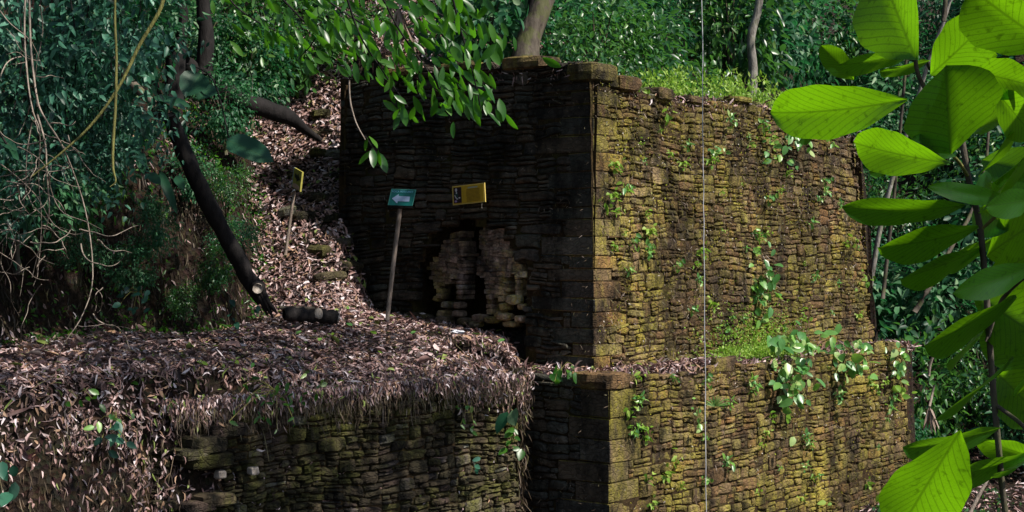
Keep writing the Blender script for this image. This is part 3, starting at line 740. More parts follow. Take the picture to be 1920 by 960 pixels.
zz = np.where(s < 5.7, 3.46-np.abs(RS.normal(0, .13, n)), 3.4-RS.uniform(0, 2.6, n)); base = base-LN*(np.where(s < 5.7, 0, .3*np.clip(3.5-zz, 0, 1.2)))[:, None]
strands('hanging_roots', np.concatenate([base, zz[:, None]], 1), np.tile([-LN[0], -LN[1], .2], (n, 1)), RS.uniform(.05, .18, n)*np.where(RS.rand(n) < .08, 2.4, 1), RS.uniform(.004, .010, n), 'strand', 'thin roots hanging over the terrace wall', .15)
# right end of terrace, facing the plinth
n = 1800; s = RS.uniform(0, .75, n); base = A0+s[:, None]*LN-LD*RS.uniform(.0, .15, n)[:, None]; zz = 3.6-RS.uniform(0, 1, n)**1.5*2.4
strands('hanging_roots', np.concatenate([base, zz[:, None]], 1), np.tile([-LD[0], -LD[1], .2], (n, 1)), RS.uniform(.08, .3, n), RS.uniform(.008, .02, n), 'strand', 'dry roots hanging at the terrace end beside the plinth', .3)
# left bank curtain of roots and old moss
n = 6500; k = RS.randint(0, len(BL)-1, n*3)
xs = RS.uniform(-8.3, -2.6, n*4); ys = RS.uniform(14, 27, n*4); bd = bankdist(xs, ys); kk = (bd > -.05) & (bd < 1.1); xs = xs[kk][:n]; ys = ys[kk][:n]
nn = Hn(xs, ys); n = len(xs); pos = np.stack([xs, ys, H(xs, ys)], -1)+nn*RS.uniform(.0, .06, (n, 1))
strands('bank_roots', pos, nn, RS.uniform(.06, .24, n), RS.uniform(.010, .03, n), 'bankroot', 'brown rootlets and moss curtain hanging on the left bank', .2)
# bits clinging to the sunny faces
def cling(fc, n, t1, z0, ztop, name, label, mat, Lr=(.015, .05), Wr=(.008, .022), dens=None):
    t = RS.uniform(.05, t1, n); z = z0+RS.rand(n)*(4.8); zt = np.array([ztop(q) for q in t]); k = z < zt
    if dens is not None: k &= dens(t, z) > RS.rand(n)
    t = t[k]; z = z[k]; n = len(t); d = RS.uniform(.02, .075, n)-fc.bat*(z-fc.zb)
    p = np.stack([fc.P0[0]+fc.u[0]*t+fc.out[0]*d, fc.P0[1]+fc.u[1]*t+fc.out[1]*d, z], -1)
    o = np.array([fc.out[0], fc.out[1], .25]); dd = RS.normal(size=(n, 3))*.7+np.array([0, 0, -.7])
    me = leafsoup(name, p, dd, o+RS.normal(size=(n, 3))*.5, RS.uniform(*Lr, n), RS.uniform(*Wr, n), M[mat], simple=True)
    return tag(link(name, me), label, kind='stuff')
cling(upR, 16000, 9.0, 3.45, right_top, 'moss_tufts', 'tiny moss tufts and leaf bits clinging to the sunny upper face', 'moss', dens=lambda t, z: np.clip(fbm(t*1.1, z*1.3, 41)*1.6+.5, .05, 1))
cling(lowR, 12000, 9.9, .3, lt_r, 'moss_tufts', 'tiny moss tufts and leaf bits clinging to the sunny plinth face', 'moss', dens=lambda t, z: np.clip(fbm(t*1.1, z*1.3, 43)*1.6+.45, .05, 1))
cling(upR, 7000, 9.0, 3.45, right_top, 'rootlets', 'dry rootlets clinging to the sunny upper face', 'strand', (.04, .14), (.005, .012))
cling(lowR, 5000, 9.9, .3, lt_r, 'rootlets', 'dry rootlets clinging to the sunny plinth face', 'strand', (.04, .14), (.005, .012), dens=lambda t, z: np.clip((z-1.6)/2, .15, 1))
cling(upL, 1500, 4.9, 3.6, left_top, 'rootlets', 'dry rootlets caught on the shaded upper face', 'strand', (.03, .10), (.005, .012), dens=lambda t, z: np.array([0 if niche(a, b) else 1 for a, b in zip(t, z)]))
cling(lowL, 500, 2.2, .3, lambda t: 3.4, 'rootlets', 'dry rootlets caught on the shaded plinth face', 'strand', (.03, .10), (.005, .012))

# ------------------------------------------------------------ forest behind and above
def crown_mesh(name, n, r, ncl, L, W, mat, simple=True, hang=.5, flatn=.7, seed=0, crad=.34, droop=.2):
    R = np.random.RandomState(seed); c = unit(R.normal(size=(ncl, 3)))*(R.uniform(.35, 1, (ncl, 1))**.6); c *= np.array(r); c[:, 2] += r[2]*.95
    k = R.randint(0, ncl, n); p = c[k]+R.normal(size=(n, 3))*np.array(r)*crad*.6
    out = unit(p-np.array([0, 0, r[2]*.9])); d = unit(out*.7+R.normal(size=(n, 3))*.6+np.array([0, 0, -hang]))
    nm = unit(out*(1-flatn)+np.array([0, 0, flatn])+R.normal(size=(n, 3))*.45)
    tone = np.clip(R.rand(ncl)[k]*.6+R.rand(n)*.4, 0, 1)
    return leafsoup(name, p, d, nm, R.uniform(L*.6, L*1.2, n), R.uniform(W*.7, W*1.15, n), M[mat], droop=droop, simple=simple, rnd=tone)
def stem_mesh(r, n, seed, rad=.03, mat='bark'):
    random.seed(seed); parts = []
    for i in range(n):
        a = random.uniform(0, 6.28); q = random.uniform(.2, .75)
        e = Vector((math.cos(a)*r[0]*q, math.sin(a)*r[1]*q, r[2]*random.uniform(1.0, 1.75)))
        pts = smoothpts([(random.uniform(-.06, .06), random.uniform(-.06, .06), -.5), (e.x*.25, e.y*.25, e.z*.45), e], 3)
        parts.append(tubedata(pts, [rad*(1-.75*j/len(pts)) for j in range(len(pts))], 5))
    return mk('stem', *join(parts), M[mat])
KINDS = []
for i, (nl, r, ncl, L, W, mat, cr, lab) in enumerate([
    (1600, (1.2, 1.1, 1.2), 24, .19, .10, 'teal', .34, 'small leaved dark teal shrub of the forest slope'),
    (950, (1.2, 1.1, 1.3), 16, .28, .12, 'teal', .36, 'broad leaved teal shrub of the forest slope'),
    (1700, (1.3, 1.1, 1.1), 22, .16, .07, 'forest', .36, 'mid green shrub of the forest slope'),
    (1100, (1.0, 1.0, 1.3), 18, .24, .11, 'forest', .34, 'leafy green sapling of the forest slope'),
    (2000, (1.4, 1.2, 1.0), 30, .14, .07, 'teal', .30, 'fine leaved teal bush of the forest slope'),
    (1300, (1.2, 1.0, 1.4), 20, .26, .07, 'teal', .38, 'long leaved dusky teal shrub of the forest slope')]):
    KINDS.append((crown_mesh('foliage', nl, r, ncl, L, W, mat, seed=50+i, crad=cr, simple=i in (0, 4)), stem_mesh(r, 5, 60+i), lab))
random.seed(5)
def shrub(x, y, k, s, z=None, label=None, group='shrubs of the forest slope', name='forest_shrub', sz=1.0):
    fm, st, lab = KINDS[k]
    if label is None: lab = lab.replace(' of the forest slope', ' '+('at the head of the path, left of the wall' if x < -.6 else 'right of the ruin on the low ground' if x > 7.5 and y < 34 else 'high on the slope right of the ruin' if x > .27*y else 'on the slope above the sunlit wall top' if x > 1.5 else 'on the slope behind the shaded wall top'))
    o = empty(name, (x, y, float(H(x, y)) if z is None else z), label or lab, 'shrub', group)
    o.rotation_euler = (random.uniform(-.12, .12), random.uniform(-.12, .12), random.uniform(0, 6.28)); o.scale = (s, s, s*sz)
    for nm, me in (('foliage', fm), ('stem', st)):
        c = bpy.data.objects.new(nm, me); COL.objects.link(c); c.parent = o
    return o
pl = []
def free(x, y, d): return all((x-a)**2+(y-b)**2 > d*d for a, b in pl)
tries = 0
while len(pl) < 150 and tries < 9000:
    tries += 1; y = random.uniform(25.5, 47)**1.0; x = random.uniform(-.38*y, .37*y)
    a = (x-CU[0])*UR[0]+(y-CU[1])*UR[1]; b = (x-CU[0])*UL[0]+(y-CU[1])*UL[1]
    if a < 9.6 and a > -1.5 and b < 2.6 and b > -2: continue
    if b < -1 and a < 11.3: continue
    if -5.4 < x < -.6 and y < 31.5: continue
    if x < -4.5 and y < 29: continue
    d = 1.0 if y < 34 else 1.35
    if free(x, y, d):
        pl.append((x, y)); s = random.uniform(.65, 1.0) if y < 33 else random.uniform(.9, 1.35)
        shrub(x, y, random.choice([0, 1, 2, 3, 3, 4, 5, 5]), s)
# hanging sheets of leaves on the hill, left
hl = []
BANKW = ['below the hanging sprays at the top', 'between the twin mossy trunks and the sprays', 'just above the forked fallen trunk', 'at the top edge by the head of the path', 'behind the twin mossy trunks', 'high at the left end of the wall top', 'hanging over the upper path', 'topmost behind the left end of the wall', 'behind the left spray of leaves', 'under the left spray above the wall',
         'growing over the forked fallen trunk', 'behind the straight hanging vine', 'at the top between the two vines', 'left of the twin mossy trunks', 'in the top left corner', 'small, beside the black leaning trunk', 'behind the creepers at mid height', 'behind the crossing of the vines', 'behind the bare twigs at the left edge', 'lowest, under the hanging vine tips', 'small, below the broad dull leaves', 'small, right of the black leaning trunk', 'small, in the middle of the root curtain', 'tiny, left of the foot of the leaning trunk', 'small, between the leaning trunk and the path', 'small, behind the dangling bare twigs', 'tiny, at the foot of the bank']
for hi, (px, py, Y, k, s) in enumerate([(430, 60, 25, 3, .8), (500, 40, 26, 2, .8), (470, 130, 24.5, 0, .6), (560, 50, 28, 3, .8), (380, 60, 24, 0, .4), (610, 95, 30, 2, .8), (540, 105, 28.5, 3, .5), (590, 20, 31, 1, .9), (660, 60, 31, 3, .9), (700, 90, 30, 2, .7),
                          (420, 200, 23, 0, .45), (250, 60, 21, 5, .45), (160, 30, 19, 0, .9), (300, 20, 22, 1, .45), (60, 60, 18, 5, .9), (350, 330, 22, 0, .3), (90, 250, 18.5, 4, .8), (180, 230, 19, 1, .6), (30, 330, 17.5, 0, .7), (140, 330, 18.5, 3, .45), (300, 430, 20.3, 5, .28), (430, 345, 22.3, 2, .26), (250, 500, 20.2, 0, .28), (395, 500, 21.2, 3, .24), (440, 440, 22, 4, .28), (150, 460, 19.3, 4, .32), (350, 560, 21.1, 2, .2)]):
    p = at(px, py, Y); o = shrub(p.x, p.y, k, s, p.z-1.1*s, 'leafy bank shrub '+BANKW[hi], 'shrubs on the left bank', 'bank_shrub')
# nearer blue green creeper, upper left
cr_m = [leafsoup('foliage', *(lambda R, n: ((lambda c, k: c[k]+R.normal(size=(n, 3))*[.16, .14, .10])(R.normal(size=(14, 3))*[.45, .3, .36], R.randint(0, 14, n)),
        np.array([0, 0, -.55])+R.normal(size=(n, 3))*.55, np.array([0, -.7, .8])+R.normal(size=(n, 3))*.35))(np.random.RandomState(80+i), 420),
        RS.uniform(.07, .14, 420), RS.uniform(.035, .062, 420), M['creeper'], droop=.25, rnd=RS.rand(420)) for i in range(3)]
for i, (px, py, Y, s) in enumerate([(60, 40, 14.2, 1), (150, 60, 14.6, 1), (30, 150, 14.0, .9), (130, 165, 14.4, 1), (210, 130, 15, .8), (200, 210, 14.8, .7), (110, 245, 14.8, .8), (40, 250, 14.1, .7), (170, 290, 15, .6), (60, 330, 14.6, .7), (150, 20, 14.8, 1), (250, 55, 15.4, .7), (215, 270, 15, .45)]):
    c = at(px, py, Y); o = empty('creeper', c, 'blue green creeper clump '+['in the top left corner', 'between the twigs and the straight vine at the top', 'on the left edge below the corner clump', 'just left of the straight vine', 'crossed by both vines', 'right below the crossing of the vines', 'crossed by the slanting vine low down', 'on the left edge behind the twigs', 'small, under the slanting vine', 'lowest, behind the twig tangle', 'topmost left of the straight vine', 'right of the slanting vine at the top', 'smallest, at the tip of the straight vine'][i], 'creeper', 'creepers draped over the left bank'); o.scale = (s,)*3; o.rotation_euler = (0, 0, random.uniform(-.6, .6))
    f = bpy.data.objects.new('foliage', cr_m[i % 3]); COL.objects.link(f); f.parent = o
    v, ff = tubedata(smoothpts([(0, 0, .9), (.1, 0, .3), (-.1, .05, -.3)], 4), .008, 5); st = link('stem', mk('stem', v, ff, M['darkbark'])); st.parent = o

# canopy trees rooted on the left bank: they shade the terrace and carry the hanging branches
def canopy_tree(base, top, centres, rad, nl, seed, label):
    o = empty('canopy_tree', base, label, 'tree', 'tall trees whose crowns arch overhead')
    parts = []; P0 = Vector(base); T = Vector(top)
    parts.append(tubedata(smoothpts([P0-Vector((0, 0, .6)), P0.lerp(T, .4)+Vector((.3, -.2, 0)), T], 5), [.34-.02*i for i in range(11)], 9, .06))
    for c in centres:
        c = Vector(c); parts.append(tubedata(smoothpts([P0.lerp(T, .85), P0.lerp(c, .7)+Vector((0, 0, 1.0)), c], 4), [.15-.014*i for i in range(9)], 6))
    v, f = join(parts); link('trunk', mk('trunk', v, f, M['bark']), o)
    R = np.random.RandomState(seed); pos = []
    for c in centres:
        cl = R.normal(size=(13, 3))*[rad*.55, rad*.55, .8]; k = R.randint(0, 13, nl); pos.append(np.array(c)+cl[k]+R.normal(size=(nl, 3))*.36)
    pos = np.concatenate(pos); n = len(pos)
    me = leafsoup('crown', pos, R.normal(size=(n, 3))*[1, 1, .4]+[0, 0, -.3], R.normal(size=(n, 3))*.4+[0, 0, 1], R.uniform(.16, .3, n), R.uniform(.08, .14, n), M['forest'], simple=True)
    link('crown', me, o)
canopy_tree((-9.5, 13.2, float(H(-9.5, 13.2))), (-7, 14, 14), [(-6.5, 15, 14.5), (-3.2, 16.5, 15.5), (-4, 13, 14.5), (-8, 18.5, 15.5)], 2.3, 1500, 5, 'tall tree on the left bank, its crown arching over the terrace')

canopy_tree((-10.2, 17.5, float(H(-10.2, 17.5))), (-6, 18, 15.5), [(2.4, 13.2, 12), (4.4, 14.6, 12.2), (2.0, 16.2, 12.4), (5, 12.2, 11.8), (5.6, 16.0, 12.4), (3.4, 17.8, 12.8), (.2, 17.4, 12.8), (.4, 14, 12), (-2.2, 18.6, 13.2)], 1.9, 950, 6, 'tall tree further up the left bank, its limbs reaching over the path')

# trunks
def trunk(name, pts, rad, mat, label, cat='tree', n=9, rough=.12, k=4, group=None):
    P = smoothpts(pts, k); r = np.interp(np.linspace(0, 1, len(P)), np.linspace(0, 1, len(rad)), rad)
    v, f = tubedata(P, list(r), n, rough); o = link(name, mk(name, v, f, M[mat])); return tag(o, label, cat, group)
def tree(label, pts, rad, mat, foliage=None, name='forest_tree', group=None):
    pts = list(pts)+[Vector(pts[-1])+Vector((.2, .5, 4.5))]; rad = list(rad)+[rad[-1]*.7]; P = smoothpts(pts, 4); r = np.interp(np.linspace(0, 1, len(P)), np.linspace(0, 1, len(rad)), rad)
    o = empty(name, P[0], label, 'tree', group); v, f = tubedata(P, list(r), 9, .12); link('trunk', mk('trunk', v, f, M[mat]), o)
    R = np.random.RandomState(int(abs(P[0].x)*100) % 9999); e = P[-1]; nl = 420
    cl = R.normal(size=(9, 3))*[1.0, 1.0, .6]; kk = R.randint(0, 9, nl)
    me = leafsoup('crown', np.array(e)+[0, 0, .5]+cl[kk]+R.normal(size=(nl, 3))*.35, R.normal(size=(nl, 3))+[0, 0, -.4], R.normal(size=(nl, 3))*.4+[0, 0, 1], .22, .10, M['forest'], simple=True)
    link('crown', me, o); return o
tree('thick leaning grey trunk standing on the wall top', [at(984, 125, 25.6), at(992, 70, 25.7), at(1018, 10, 25.8), at(1040, -90, 26), at(1050, -260, 26)], [.27, .20, .17, .15, .12], 'bark')
tree('second trunk leaning close behind the thick one', [at(972, 118, 26.3), at(985, 60, 26.4), at(1000, 5, 26.5), at(1005, -200, 26.5)], [.16, .12, .10, .08], 'darkbark')
tree('thin pale sapling trunk left of the thick leaning one', [at(930, 118, 26.5), at(940, 60, 26.6), at(952, 0, 26.6), at(960, -160, 26.6)], [.05, .04, .035, .03], 'palebark')
tree('whitish mottled trunk among the leaves above the ferny wall top', [at(1408, 215, 34), at(1412, 130, 34), at(1408, 70, 34), at(1424, 0, 34), at(1430, -150, 34)], [.11, .10, .09, .08], 'palebark')
tree('dark mossy trunk above the left bank, left of its twin', [at(325, 190, 22), at(330, 100, 22), at(338, 0, 22), at(342, -260, 22)], [.15, .14, .12, .1], 'darkbark')
tree('dark mossy trunk above the left bank, right of its twin', [at(382, 140, 23), at(386, 60, 23), at(380, 0, 23), at(384, -260, 23)], [.13, .12, .10, .09], 'darkbark')
tree('slim trunk rising between the path and the wall top', [at(730, 140, 30), at(724, 60, 30), at(735, 0, 30), at(738, -160, 30)], [.06, .05, .04, .04], 'bark')
tree('slanting pale pole trunk just right of the wall end', [at(1628, 560, 30.5), at(1648, 440, 30.5), at(1672, 340, 30.4), at(1740, 120, 30.2), at(1790, -60, 30)], [.055, .05, .045, .04, .03], 'palebark')
tree('thin trunk slanting beside the pale pole trunk', [at(1655, 560, 31.5), at(1668, 440, 31.5), at(1680, 330, 31.5), at(1700, 100, 31.5), at(1710, -60, 31.5)], [.045, .04, .035, .03, .02], 'bark')
tree('short slanting trunk in the shrubs right of the ruin', [at(1715, 585, 29), at(1745, 535, 29), at(1775, 480, 29.3), at(1850, 300, 30)], [.05, .045, .04, .03], 'bark')
for (q, lab) in (([(1810, 905, 22), (1845, 960, 21.5)], 'bare slanting stick at the lower right behind the shrub'),):
    pass
trunk('slanting_stick', [at(1800, 1000, 20), at(1835, 930, 20.2), at(1862, 880, 20.4), at(1885, 830, 20.6)], [.03, .025, .02, .015], 'twig', 'bare slanting stick behind the lower big leaves', 'stick', 6)
trunk('curved_stick', [at(1742, 705, 26), at(1745, 680, 26), at(1757, 660, 26), at(1780, 655, 26.2)], [.02, .025, .02, .012], 'twig', 'curved bare stick hanging in the shrubs right of the plinth', 'stick', 6)

# fallen logs
o = empty('fallen_tree', at(515, 592, 20.6), 'wet black fallen trunk leaning down the left bank', 'fallen trunk')
P = smoothpts([at(318, 215, 19.4), at(345, 285, 19.6), at(385, 370, 19.8), at(430, 455, 20.1), at(470, 530, 20.4), at(492, 565, 20.5)], 4)
r = np.interp(np.linspace(0, 1, len(P)), [0, .3, .8, 1], [.10, .11, .11, .09]); v, f = tubedata(P, list(r), 13, .28); link('log', mk('log', v, f, M['darkbark']), o)
for k, (ax, ay) in enumerate([(500, 590), (512, 596), (520, 588)]):
    v, f = tubedata(smoothpts([at(480+k*6, 545, 20.4), at(492+k*6, 568, 20.4), at(ax, ay, 20.5)], 3), [.05, .045, .04, .035, .03, .02, .012], 6, .2); link('splinter', mk('splinter', v, f, M['darkbark']), o)
c = at(481, 541, 20.27); v, f = tubedata([c+Vector((0, .14, .02)), c, c+Vector((.02, -.04, 0))], [.10, .085, .075], 10, .08); link('branch_stub', mk('branch_stub', v, f[:-2], M['darkbark']), o)
v, f = tubedata([c+Vector((.02, -.035, 0)), c+Vector((.022, -.045, 0))], [.07, .066], 10, .12); link('cut_face', mk('cut_face', v, f, M['cut']), o)
o = empty('sawn_log', at(575, 603, 21.4), 'short sawn log lying at the foot of the path', 'log')
P = smoothpts([at(532, 589, 21.2), at(560, 589, 21.3), at(600, 592, 21.5), at(632, 595, 21.6)], 6); v, f = tubedata(P, [.075, .09, .10]+[.10+.012*math.sin(i*2.1) for i in range(15)]+[.095], 13, .16); link('trunk', mk('trunk', v, f[:-2], M['darkbark']), o)
dl = (P[-1]-P[-2]).normalized()
v, f = tubedata([P[-1]-dl*.01, P[-1]+dl*.015], [.096, .09], 11, .05); link('cut_face', mk('cut_face', v, f, M['cut']), o)
v, f = boulder(at(597, 588, 21.36), .07, .03, .075, 0, 9, 6, .2, .8); link('bark_scar', mk('bark_scar', v, f, M['cut']), o)
v, f = tubedata(smoothpts([at(525, 577, 21.25), at(560, 578, 21.3), at(590, 579, 21.4)], 3), [.03]*7, 6, .3); link('top_strip', mk('top_strip', v, f, M['bark']), o)  # lighter strip along the top of the log
trunk('fallen_tree', [at(345, 120, 22.9), at(395, 155, 23.2), at(440, 185, 23.6), at(500, 205, 24), at(545, 222, 24.3), at(572, 243, 24.6), at(600, 262, 24.9)], [.14, .16, .15, .13, .08, .04], 'darkbark', 'dark forked trunk fallen across the upper path', 'fallen trunk', 10, .15)
trunk('fallen_tree', [at(170, 68, 16.4), at(215, 120, 16.4), at(250, 160, 16.4), at(290, 196, 16.3)], [.055, .055, .05, .04], 'bark', 'thin brown broken trunk slanting through the creepers', 'fallen trunk', 8)

# vines, cord, bare branches
def vine(pts, rad, mat, label, Y, cat='vine', name='vine', wob=4):
    q = [at(x+random.uniform(-wob, wob)*.4, y, Y) for x, y in pts]; return trunk(name, q, rad, mat, label, cat, 6, .15, 5)
vine([(310, -60), (302, 10), (262, 85), (222, 165), (170, 235), (110, 290), (60, 330)], [.016, .017, .015, .013, .011, .009, .005], 'vine', 'yellowish knotted vine slanting down to the left', 12.4)
vine([(216, -60), (214, 40), (217, 110), (216, 200), (211, 270), (211, 315), (216, 340), (207, 350)], [.010, .010, .010, .012, .013, .011, .008, .004], 'vine', 'long thin vine hanging straight down over the creepers', 12.2)
vine([(655, 150), (657, 190), (668, 230), (685, 262)], [.006, .006, .005, .004], 'twig', 'thin bare stem with a tuft of leaves at its tip', 11, 'twig', 'bare_twig', 1)
random.seed(12)
bt = empty('bare_branch', at(75, -20, 12.8), 'tangle of bare dry twigs hanging at the left edge', 'bare branches')
def twigpath(x, y, ang, L, Y, steps=9, curl=.5):
    p = [(x, y)]
    for i in range(steps): ang += random.uniform(-curl, curl); x += math.cos(ang)*L/steps; y += math.sin(ang)*L/steps; p.append((x, y))
    return p
def twigobj(p, r0, Y, name='twig', mat='twig'):
    Ys = [Y+.25*math.sin(i*.9+Y*7) for i in range(len(p))]
    P = smoothpts([at(x, y, yy) for (x, y), yy in zip(p, Ys)], 3); v, f = tubedata(P, [r0*(1-.75*i/len(P)) for i in range(len(P))], 5, .2)
    o = link(name, mk(name, v, f, M[mat]), bt); return P
mains = [[(48, -30), (46, 60), (52, 150), (62, 210), (75, 250), (72, 330), (78, 420), (70, 520)],
         [(55, 0), (58, 90), (68, 175), (80, 215), (115, 270), (140, 330), (160, 395), (172, 470), (172, 540), (150, 600), (120, 645), (108, 690), (128, 722)],
         [(70, 215), (85, 270), (88, 330), (92, 400), (75, 460), (60, 520)], [(0, 20), (20, 45), (60, 80), (80, 130)], [(60, 230), (50, 290), (45, 380), (20, 430), (-10, 470)],
         [(-10, 300), (30, 330), (70, 370), (100, 420), (140, 440), (172, 430)], [(75, 10), (80, 60), (66, 140), (70, 200)], [(90, 330), (100, 370), (120, 400), (160, 415), (190, 430)]]
for i, m_ in enumerate(mains): twigobj(m_, .0095 if i == 1 else .009 if i < 3 else .006, 12.8+.1*i)
for i in range(75):
    b = random.choice(mains[:6]); q = random.choice(b[1:]); 
    if q[1] < 180 and random.random() < .7: continue
    twigobj(twigpath(q[0]+random.uniform(-25, 25), q[1]+random.uniform(-20, 30), random.choice([math.pi*.5, math.pi*.8, math.pi*.2, 2.9, .2])+random.uniform(-.5, .5), random.uniform(50, 150), 12.7), random.uniform(.003, .007), random.uniform(12.4, 13.3))
cp = [at(1316+.0*y+random.uniform(-.8, .8)+ (y/960)*8, y, 18.6) for y in range(-420, 1120, 35)]
o = trunk('cord', cp, [.0055], 'cord', 'pale cord hanging straight down in front of the sunny wall', 'cord', 6, .5, 1)
# ------------------------------------------------------------ signs
def panel(name, parent, c, ex, ey, ez, w_, h_, th, mat, slant=0.0):
    V = []
    for d in (0, -th):
        for sx, sy in ((-1, -1), (1, -1), (1, 1), (-1, 1)): V.append(c+ex*(sx*w_/2+slant*sy*h_/2)+ez*(sy*h_/2)+ey*d)
    return link(name, mk(name, V, [(0, 1, 2, 3), (7, 6, 5, 4), (0, 4, 5, 1), (1, 5, 6, 2), (2, 6, 7, 3), (3, 7, 4, 0)], M[mat], False), parent)
def poly(name, parent, c, ex, ey, ez, pts, mat, lift):
    V = [c+ex*x+ez*z+ey*lift for x, z in pts]+[c+ex*x+ez*z+ey*(lift-.003) for x, z in pts]; n = len(pts)
    F = [tuple(range(n)), tuple(reversed(range(n, 2*n)))]+[(i, n+i, n+(i+1) % n, (i+1) % n) for i in range(n)]
    return link(name, mk(name, V, F, M[mat], False), parent)
def words(parent, s, c, ex, ey, ez, size, mat, name='lettering'):
    d = bpy.data.curves.new(name, 'FONT'); d.body = s; d.size = size; d.align_x = 'CENTER'; d.align_y = 'CENTER'; d.extrude = .0008; d.offset = .0006; d.materials.append(M[mat])
    o = bpy.data.objects.new(name, d); COL.objects.link(o); o.parent = parent
    m = Matrix((ex, ez, ey)).transposed().to_4x4(); m.translation = c-parent.location; o.matrix_local = m; bpy.context.view_layer.update(); me = bpy.data.meshes.new_from_object(o.evaluated_get(bpy.context.evaluated_depsgraph_get())); q = bpy.data.objects.new(name, me); COL.objects.link(q); q.parent = parent; q.matrix_local = m; bpy.data.objects.remove(o); return q
# green arrow sign on a leaning post
Ys = 21.3
o = empty('arrow_sign', at(727, 582, Ys), 'green sign with a pale arrow pointing left on a leaning post', 'sign')
P = [at(726, 600, Ys), at(737, 500, Ys), at(750, 392, Ys)]; v, f = tubedata(smoothpts(P, 5), .031, 9, .06); link('post', mk('post', v, f, M['post']), o)
c = at(754, 370, Ys-.05); ex = Vector((.998, .06, -.03)).normalized(); ez = Vector((.0, 0, 1)); ey = ex.cross(ez).normalized(); ez = ey.cross(ex)*-1
if ez.z < 0: ez = -ez
if ey.y > 0: ey = -ey
W_, H_ = .33, .225; sl = .2
panel('board', o, c, ex, ey, ez, W_, H_, .02, 'green_paint', sl)
for sx in (-1, 1): poly('edge_strip', o, c, ex, ey, ez, [(sx*W_/2-.007+sl*-H_/2, -H_/2), (sx*W_/2+.004-sl*H_/2, -H_/2), (sx*W_/2+.004+sl*H_/2, H_/2), (sx*W_/2-.007+sl*H_/2, H_/2)], 'green_edge', .006)
poly('edge_strip', o, c, ex, ey, ez, [(-W_/2+sl*H_/2, H_/2-.010), (W_/2+sl*H_/2, H_/2-.010), (W_/2+sl*H_/2, H_/2), (-W_/2+sl*H_/2, H_/2)], 'green_edge', .008)
poly('arrow', o, c+ex*-.01-ez*.02, ex, ey, ez, [(-.13, .0), (-.035, .065), (-.04, .036), (.118, .034), (.108, -.036), (-.048, -.036), (-.055, -.068)], 'pale_print', .006)
words(o, 'ROCA PETE UMET', c+ez*.076+ex*.005+ey*.008, ex, ey, ez, .036, 'blue_print')
# yellow information board on the shaded wall
cc = at(880, 364, 23.0); ex = Vector((-UL[0], -UL[1], 0)).normalized(); ex.z = .06; ex.normalize(); ey = Vector((-UR[0], -UR[1], 0)); ez = ex.cross(ey); ez = ez if ez.z > 0 else -ez
o = empty('information_board', cc, 'yellow information board with a dark photograph, fixed to the shaded wall', 'sign')
W2_, H2_ = .62, .285; c = cc
panel('board', o, c, ex, ey, ez, W2_, H2_, -.02, 'yellow_edge')
panel('face', o, c+ey*.022, ex, ey, ez, W2_-.045, H2_-.03, -.003, 'yellow_board')
pc = c+ex*-.205+ey*.027-ez*.0
panel('photograph', o, pc, ex, ey, ez, .15, .235, -.003, 'photo_dark')
def blob(cx, cz, rx, rz, mat, lift, name, k=9): poly(name, o, pc, ex, ey, ez, [(cx+rx*math.cos(2*math.pi*i/k), cz+rz*math.sin(2*math.pi*i/k)) for i in range(k)], mat, lift)
blob(-.022, .078, .021, .026, 'photo_pale', .006, 'head'); blob(-.015, .035, .012, .016, 'photo_pale', .006, 'collar'); blob(-.02, .0, .035, .05, 'photo_teal', .0045, 'torso')
poly('forearm', o, pc, ex, ey, ez, [(-.058, .0), (-.045, .005), (-.012, -.045), (.01, -.05), (.008, -.065), (-.02, -.062)], 'photo_pale', .007)
blob(.038, -.042, .018, .012, 'photo_pale', .007, 'hand'); blob(-.035, -.09, .022, .016, 'photo_lilac', .006, 'cloth')
poly('heading', o, c+ex*.085+ez*.095, ex, ey, ez, [(-.09, -.010), (.09, -.008), (.10, .010), (-.085, .009)], 'print_grey', .028)
for i in range(10):
    x0 = -.13+random.uniform(0, .015); x1 = .145-random.uniform(0, .03)*(1 if i < 9 else 3); z = .066-.019*i
    poly('text_line', o, c+ex*.085, ex, ey, ez, [(x0, z-.0035), (x1, z-.0035), (x1, z+.0035), (x0, z+.0035)], 'print_brown', .028)
trunk('hanging_wire', [cc+ex*.26-ez*.15+ey*.03, cc+ex*.255-ez*.19+ey*.04, cc+ex*.25-ez*.23+ey*.03], [.005], 'palebark', 'short pale wire hanging under the yellow board', 'wire', 5, .1, 2)
# small yellow arrow sign beside the path
Yp = 23.6; o = empty('path_sign', at(536, 470, Yp), 'small tilted yellow sign with a black arrow beside the path', 'sign')
v, f = tubedata(smoothpts([at(535, 478, Yp), at(543, 420, Yp), at(552, 358, Yp)], 4), .024, 8, .06); link('post', mk('post', v, f, M['post']), o)
ez = Vector((.12, 0, 1)).normalized(); ex = Vector((.62, -.75, -.34)).normalized(); ey = ez.cross(ex).normalized(); ey = ey if ey.y < 0 else -ey
c = at(560, 337, Yp-.02)
panel('board', o, c, ex, ey, ez, .24, .30, -.03, 'yellow_sign'); panel('side', o, c-ex*.125, ex, ey, ez, .012, .30, -.032, 'bluegrey')
poly('arrow', o, c+ez*.03, ex, ey, ez, [(-.07, .05), (.0, .03), (.02, .065), (.085, -.01), (.0, -.065), (-.01, -.03), (-.07, -.01)], 'black_print', .034)
poly('worn_patch', o, c-ez*.105, ex, ey, ez, [(-.10, -.035), (.10, -.035), (.09, .02), (-.02, .035), (-.10, .02)], 'pink_print', .034)

